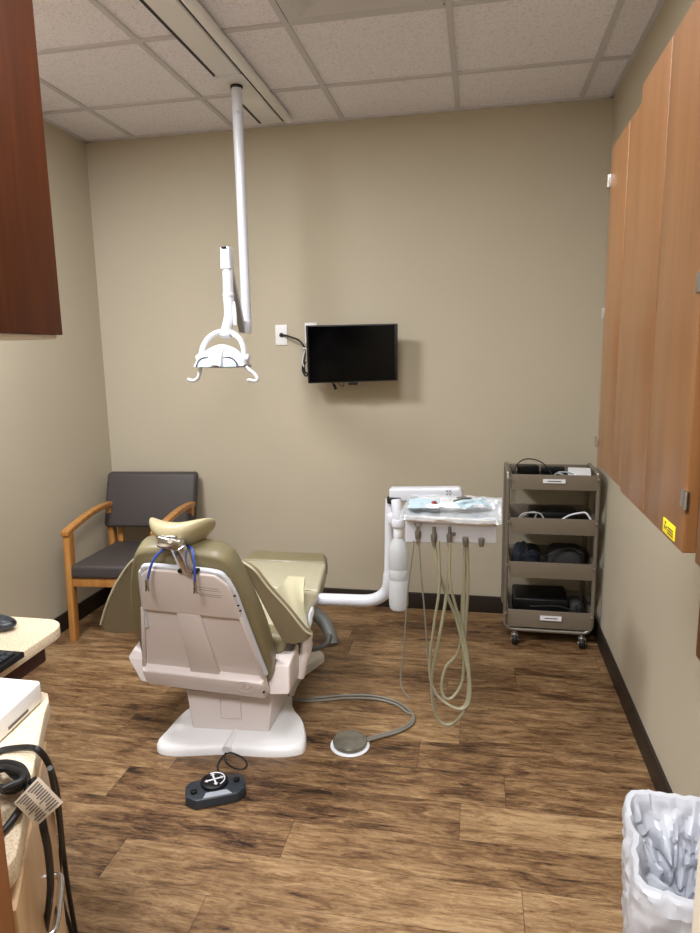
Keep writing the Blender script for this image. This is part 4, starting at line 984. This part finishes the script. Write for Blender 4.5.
# chest-high wooden end panel behind the counter
sx_ = at(17, 933, 1, -3.15).x
t = thing('end_panel', 'brown wooden end panel at the bottom left corner, nearest the camera', 'panel', (1.2, -3.18, 0))
MB().bb((.60, -3.20, 0), (sx_, -3.15, 1.16), .003).build('panel_board', 'walnut', t)
MB().bb((.60, -3.205, 1.16), (sx_, -3.145, 1.18), .002).build('top_edge', 'walnut', t)
# upper cabinet over the desk
ux = 1.13; cb = X(63, 335, ux)
t = thing('upper_cabinet', 'upper cabinet with shade darkened into its wood, hanging at the top left', 'cabinet', (.6, -2.35, cb.z))
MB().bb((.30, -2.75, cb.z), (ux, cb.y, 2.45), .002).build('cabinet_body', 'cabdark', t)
MB().bb((.31, -2.74, cb.z-.012), (ux-.012, cb.y-.012, cb.z), .001).build('underside_strip', 'jamb', t)
t['label'] = 'upper cabinet with shade darkened into its wood, hanging at the top left above the desk'
tag(MB().bb((.002, -2.75, cb.z-.0), (.30, cb.y, 2.45)).build('filler_panel', 'cabdark'), 'wood filler panel with shade in its colour between upper cabinet and left wall', 'panel')

# things on the desk
p = Z(6, 629, .762); t = thing('computer_mouse', 'dark computer mouse on the desk at the left picture edge', 'mouse', p)
MB().blob(p+V((-.025, -.005, .018)), (.12, .066, .042), 26, lambda v: V((v.x, v.y*(1-.15*v.x/.06), max(v.z, -.016)*(1-.25*v.x/.06))), 2.4).build('shell', 'navy', t)
MB().box(p+V((.028, -.005, .026)), (.02, .006, .008), .002).build('scroll_wheel', 'rubber', t)
kr = Z(21, 655, .765); t = thing('keyboard', 'black computer keyboard on the desk behind the white device', 'keyboard', kr)
kx1, ky1 = kr.x+.012, kr.y-.0
MB().bb((kx1-.42, ky1-.15, .760), (kx1, ky1, .776), .004).build('keyboard_base', 'black', t)
for i in range(18):
    for j in range(5):
        MB().bb((kx1-.030-i*.021, ky1-.028-j*.021-.008, .776), (kx1-.013-i*.021, ky1-.011-j*.021-.008, .783), .002).build('key', 'navy', t)
# white device on the counter
wz = .870
wA, wB = Z(45, 694, wz+.012), Z(0, 738, wz)
t = thing('white_device', 'flat white electronic box on the pale counter at the left edge', 'device', (1.25, -2.8, wz))
tr0 = Z(41, 680, wz+.045); dev = V((-.45, 0, 0)); dd = Z(0, 717, wz+.045)-tr0; dd.z = 0; dd = dd.normalized()
P0 = V((tr0.x, tr0.y, 0)); P1 = P0+dd*.26; P2 = P1+V((-.30, 0, 0)); P3 = P0+V((-.30, .0, 0))
MB().slab([p_+V((0, 0, wz+.001)) for p_ in (P0, P1, P2, P3)], (0, 0, .044), .006, 4).build('casing', 'white', t)
bt = Z(-2, 672, wz+.045); MB().cyl((P0.x-.115, P0.y-.03, wz+.045), (P0.x-.115, P0.y-.03, wz+.075), .022, bev=.004).build('knob', 'navy', t)
nd = V((-dd.y, dd.x, 0)); nd = nd if nd.x > 0 else -nd
mb = MB(); mb.slab([P0+dd*a+nd*.0005+V((0, 0, wz+z_)) for a, z_ in ((.05, .010), (.11, .010), (.11, .015), (.05, .015))], nd*.0008); mb.build('vent_slot', 'ink', t)

# cables on the counter, running over its edge
cz = wz+.006
tag(MB().tube([Z(-9, 757, cz), Z(0, 751, cz), Z(12, 748.5, cz+.002), Z(28, 747.5, cz+.006), Z(38, 750, cz+.01), at(47, 761, 2, .85), at(54, 779, 2, .78), at(58, 800, 2, .70), at(61, 830, 2, .58), at(64.5, 862, 2, .45), at(70, 900, 2, .32), at(77, 940, 2, .20), at(84, 975, 2, .04)], .0052, 10, smooth=7).build('extension_cable', 'rubber'),
    'thick black cable running across the counter and down over its right edge', 'cable')
tag(MB().tube([at(50, 768, 2, .845), at(54, 790, 2, .76), at(59, 820, 2, .64), at(61, 850, 2, .52), at(59, 880, 2, .43), at(63, 905, 2, .33), at(72, 935, 2, .2), at(80, 975, 2, .04)], .0045, 10, smooth=7).build('thin_cable', 'rubber'),
    'thinner black cable hanging close beside a thicker one, right of the counter', 'cable')
co = []
for k in range(34):
    a = k*.62; r = 1+.12*sin(k*1.9)
    co.append(Z(5+15*r*cos(a)-3*sin(k), 779+14*r*sin(a)*.9+3*cos(k*.7), cz+.004+.0011*k))
tag(MB().tube(co, .0055, 10, smooth=4).build('coiled_cable', 'rubber'), 'black cable coiled on the counter at the left picture edge', 'cable')
tag(MB().tube([Z(-8, 842, cz), Z(6, 828, cz), Z(16, 815, cz+.004), Z(23, 803, cz+.015), Z(28, 785, cz+.02), Z(22, 768, cz+.02), Z(8, 763, cz+.016), Z(-5, 764, cz+.012)], .0055, 10, smooth=6).build('looped_cable', 'rubber'), 'black cable looping beneath the printed tag on the counter', 'cable')
yT = CA.lerp(CB, .45)
tcb = [Z(32, 778, cz+.03), at(38, 795, 2, .885), at(43, 825, 2, .86), at(48, 850, 2, .80), at(50.5, 880, 2, .72), at(49, 905, 2, .66), at(45, 935, 2, .58), at(44, 965, 2, .4)]
t = thing('tagged_cable', 'black cable with a square printed paper tag hanging over the counter edge', 'cable', tcb[1])
MB().tube(tcb, .0055, 10, smooth=6).build('cable', 'rubber', t)
tc_ = at(37.5, 800, 2, .90); s_d = (CP-tc_).length
# tag: a thin square of film facing up towards the doorway
g = [at(38.5, 777, 2, .925), at(63, 802.5, 2, .905), at(37, 826, 2, .875), at(13.5, 803, 2, .895)]
tg = MB().slab(g, (.0006, -.0003, .0006), 0).build('paper_tag', simple('tag_paper', srgb(200, 186, 168), .5), t)
nt_ = (g[1]-g[0]).cross(g[3]-g[0]).normalized(); nt_ = nt_ if nt_.z > 0 else -nt_
mb = MB()
def G(u, v): return (g[0]*(1-u)+g[1]*u)*(1-v)+(g[3]*(1-u)+g[2]*u)*v+nt_*.0012
for r_ in range(11):
    u0, u1 = .08, .92
    segs = [(.08, .50), (.56, .93)] if r_ % 4 != 3 else [(.1, .4), (.56, .8)]
    for a, b__ in segs:
        v = .08+r_*.082
        mb.slab([G(v, a), G(v+.035, a), G(v+.035, b__-.05*((r_*7) % 3)), G(v, b__-.05*((r_*7) % 3))], nt_*.0003)
mb.build('tag_print', 'ink', tg)
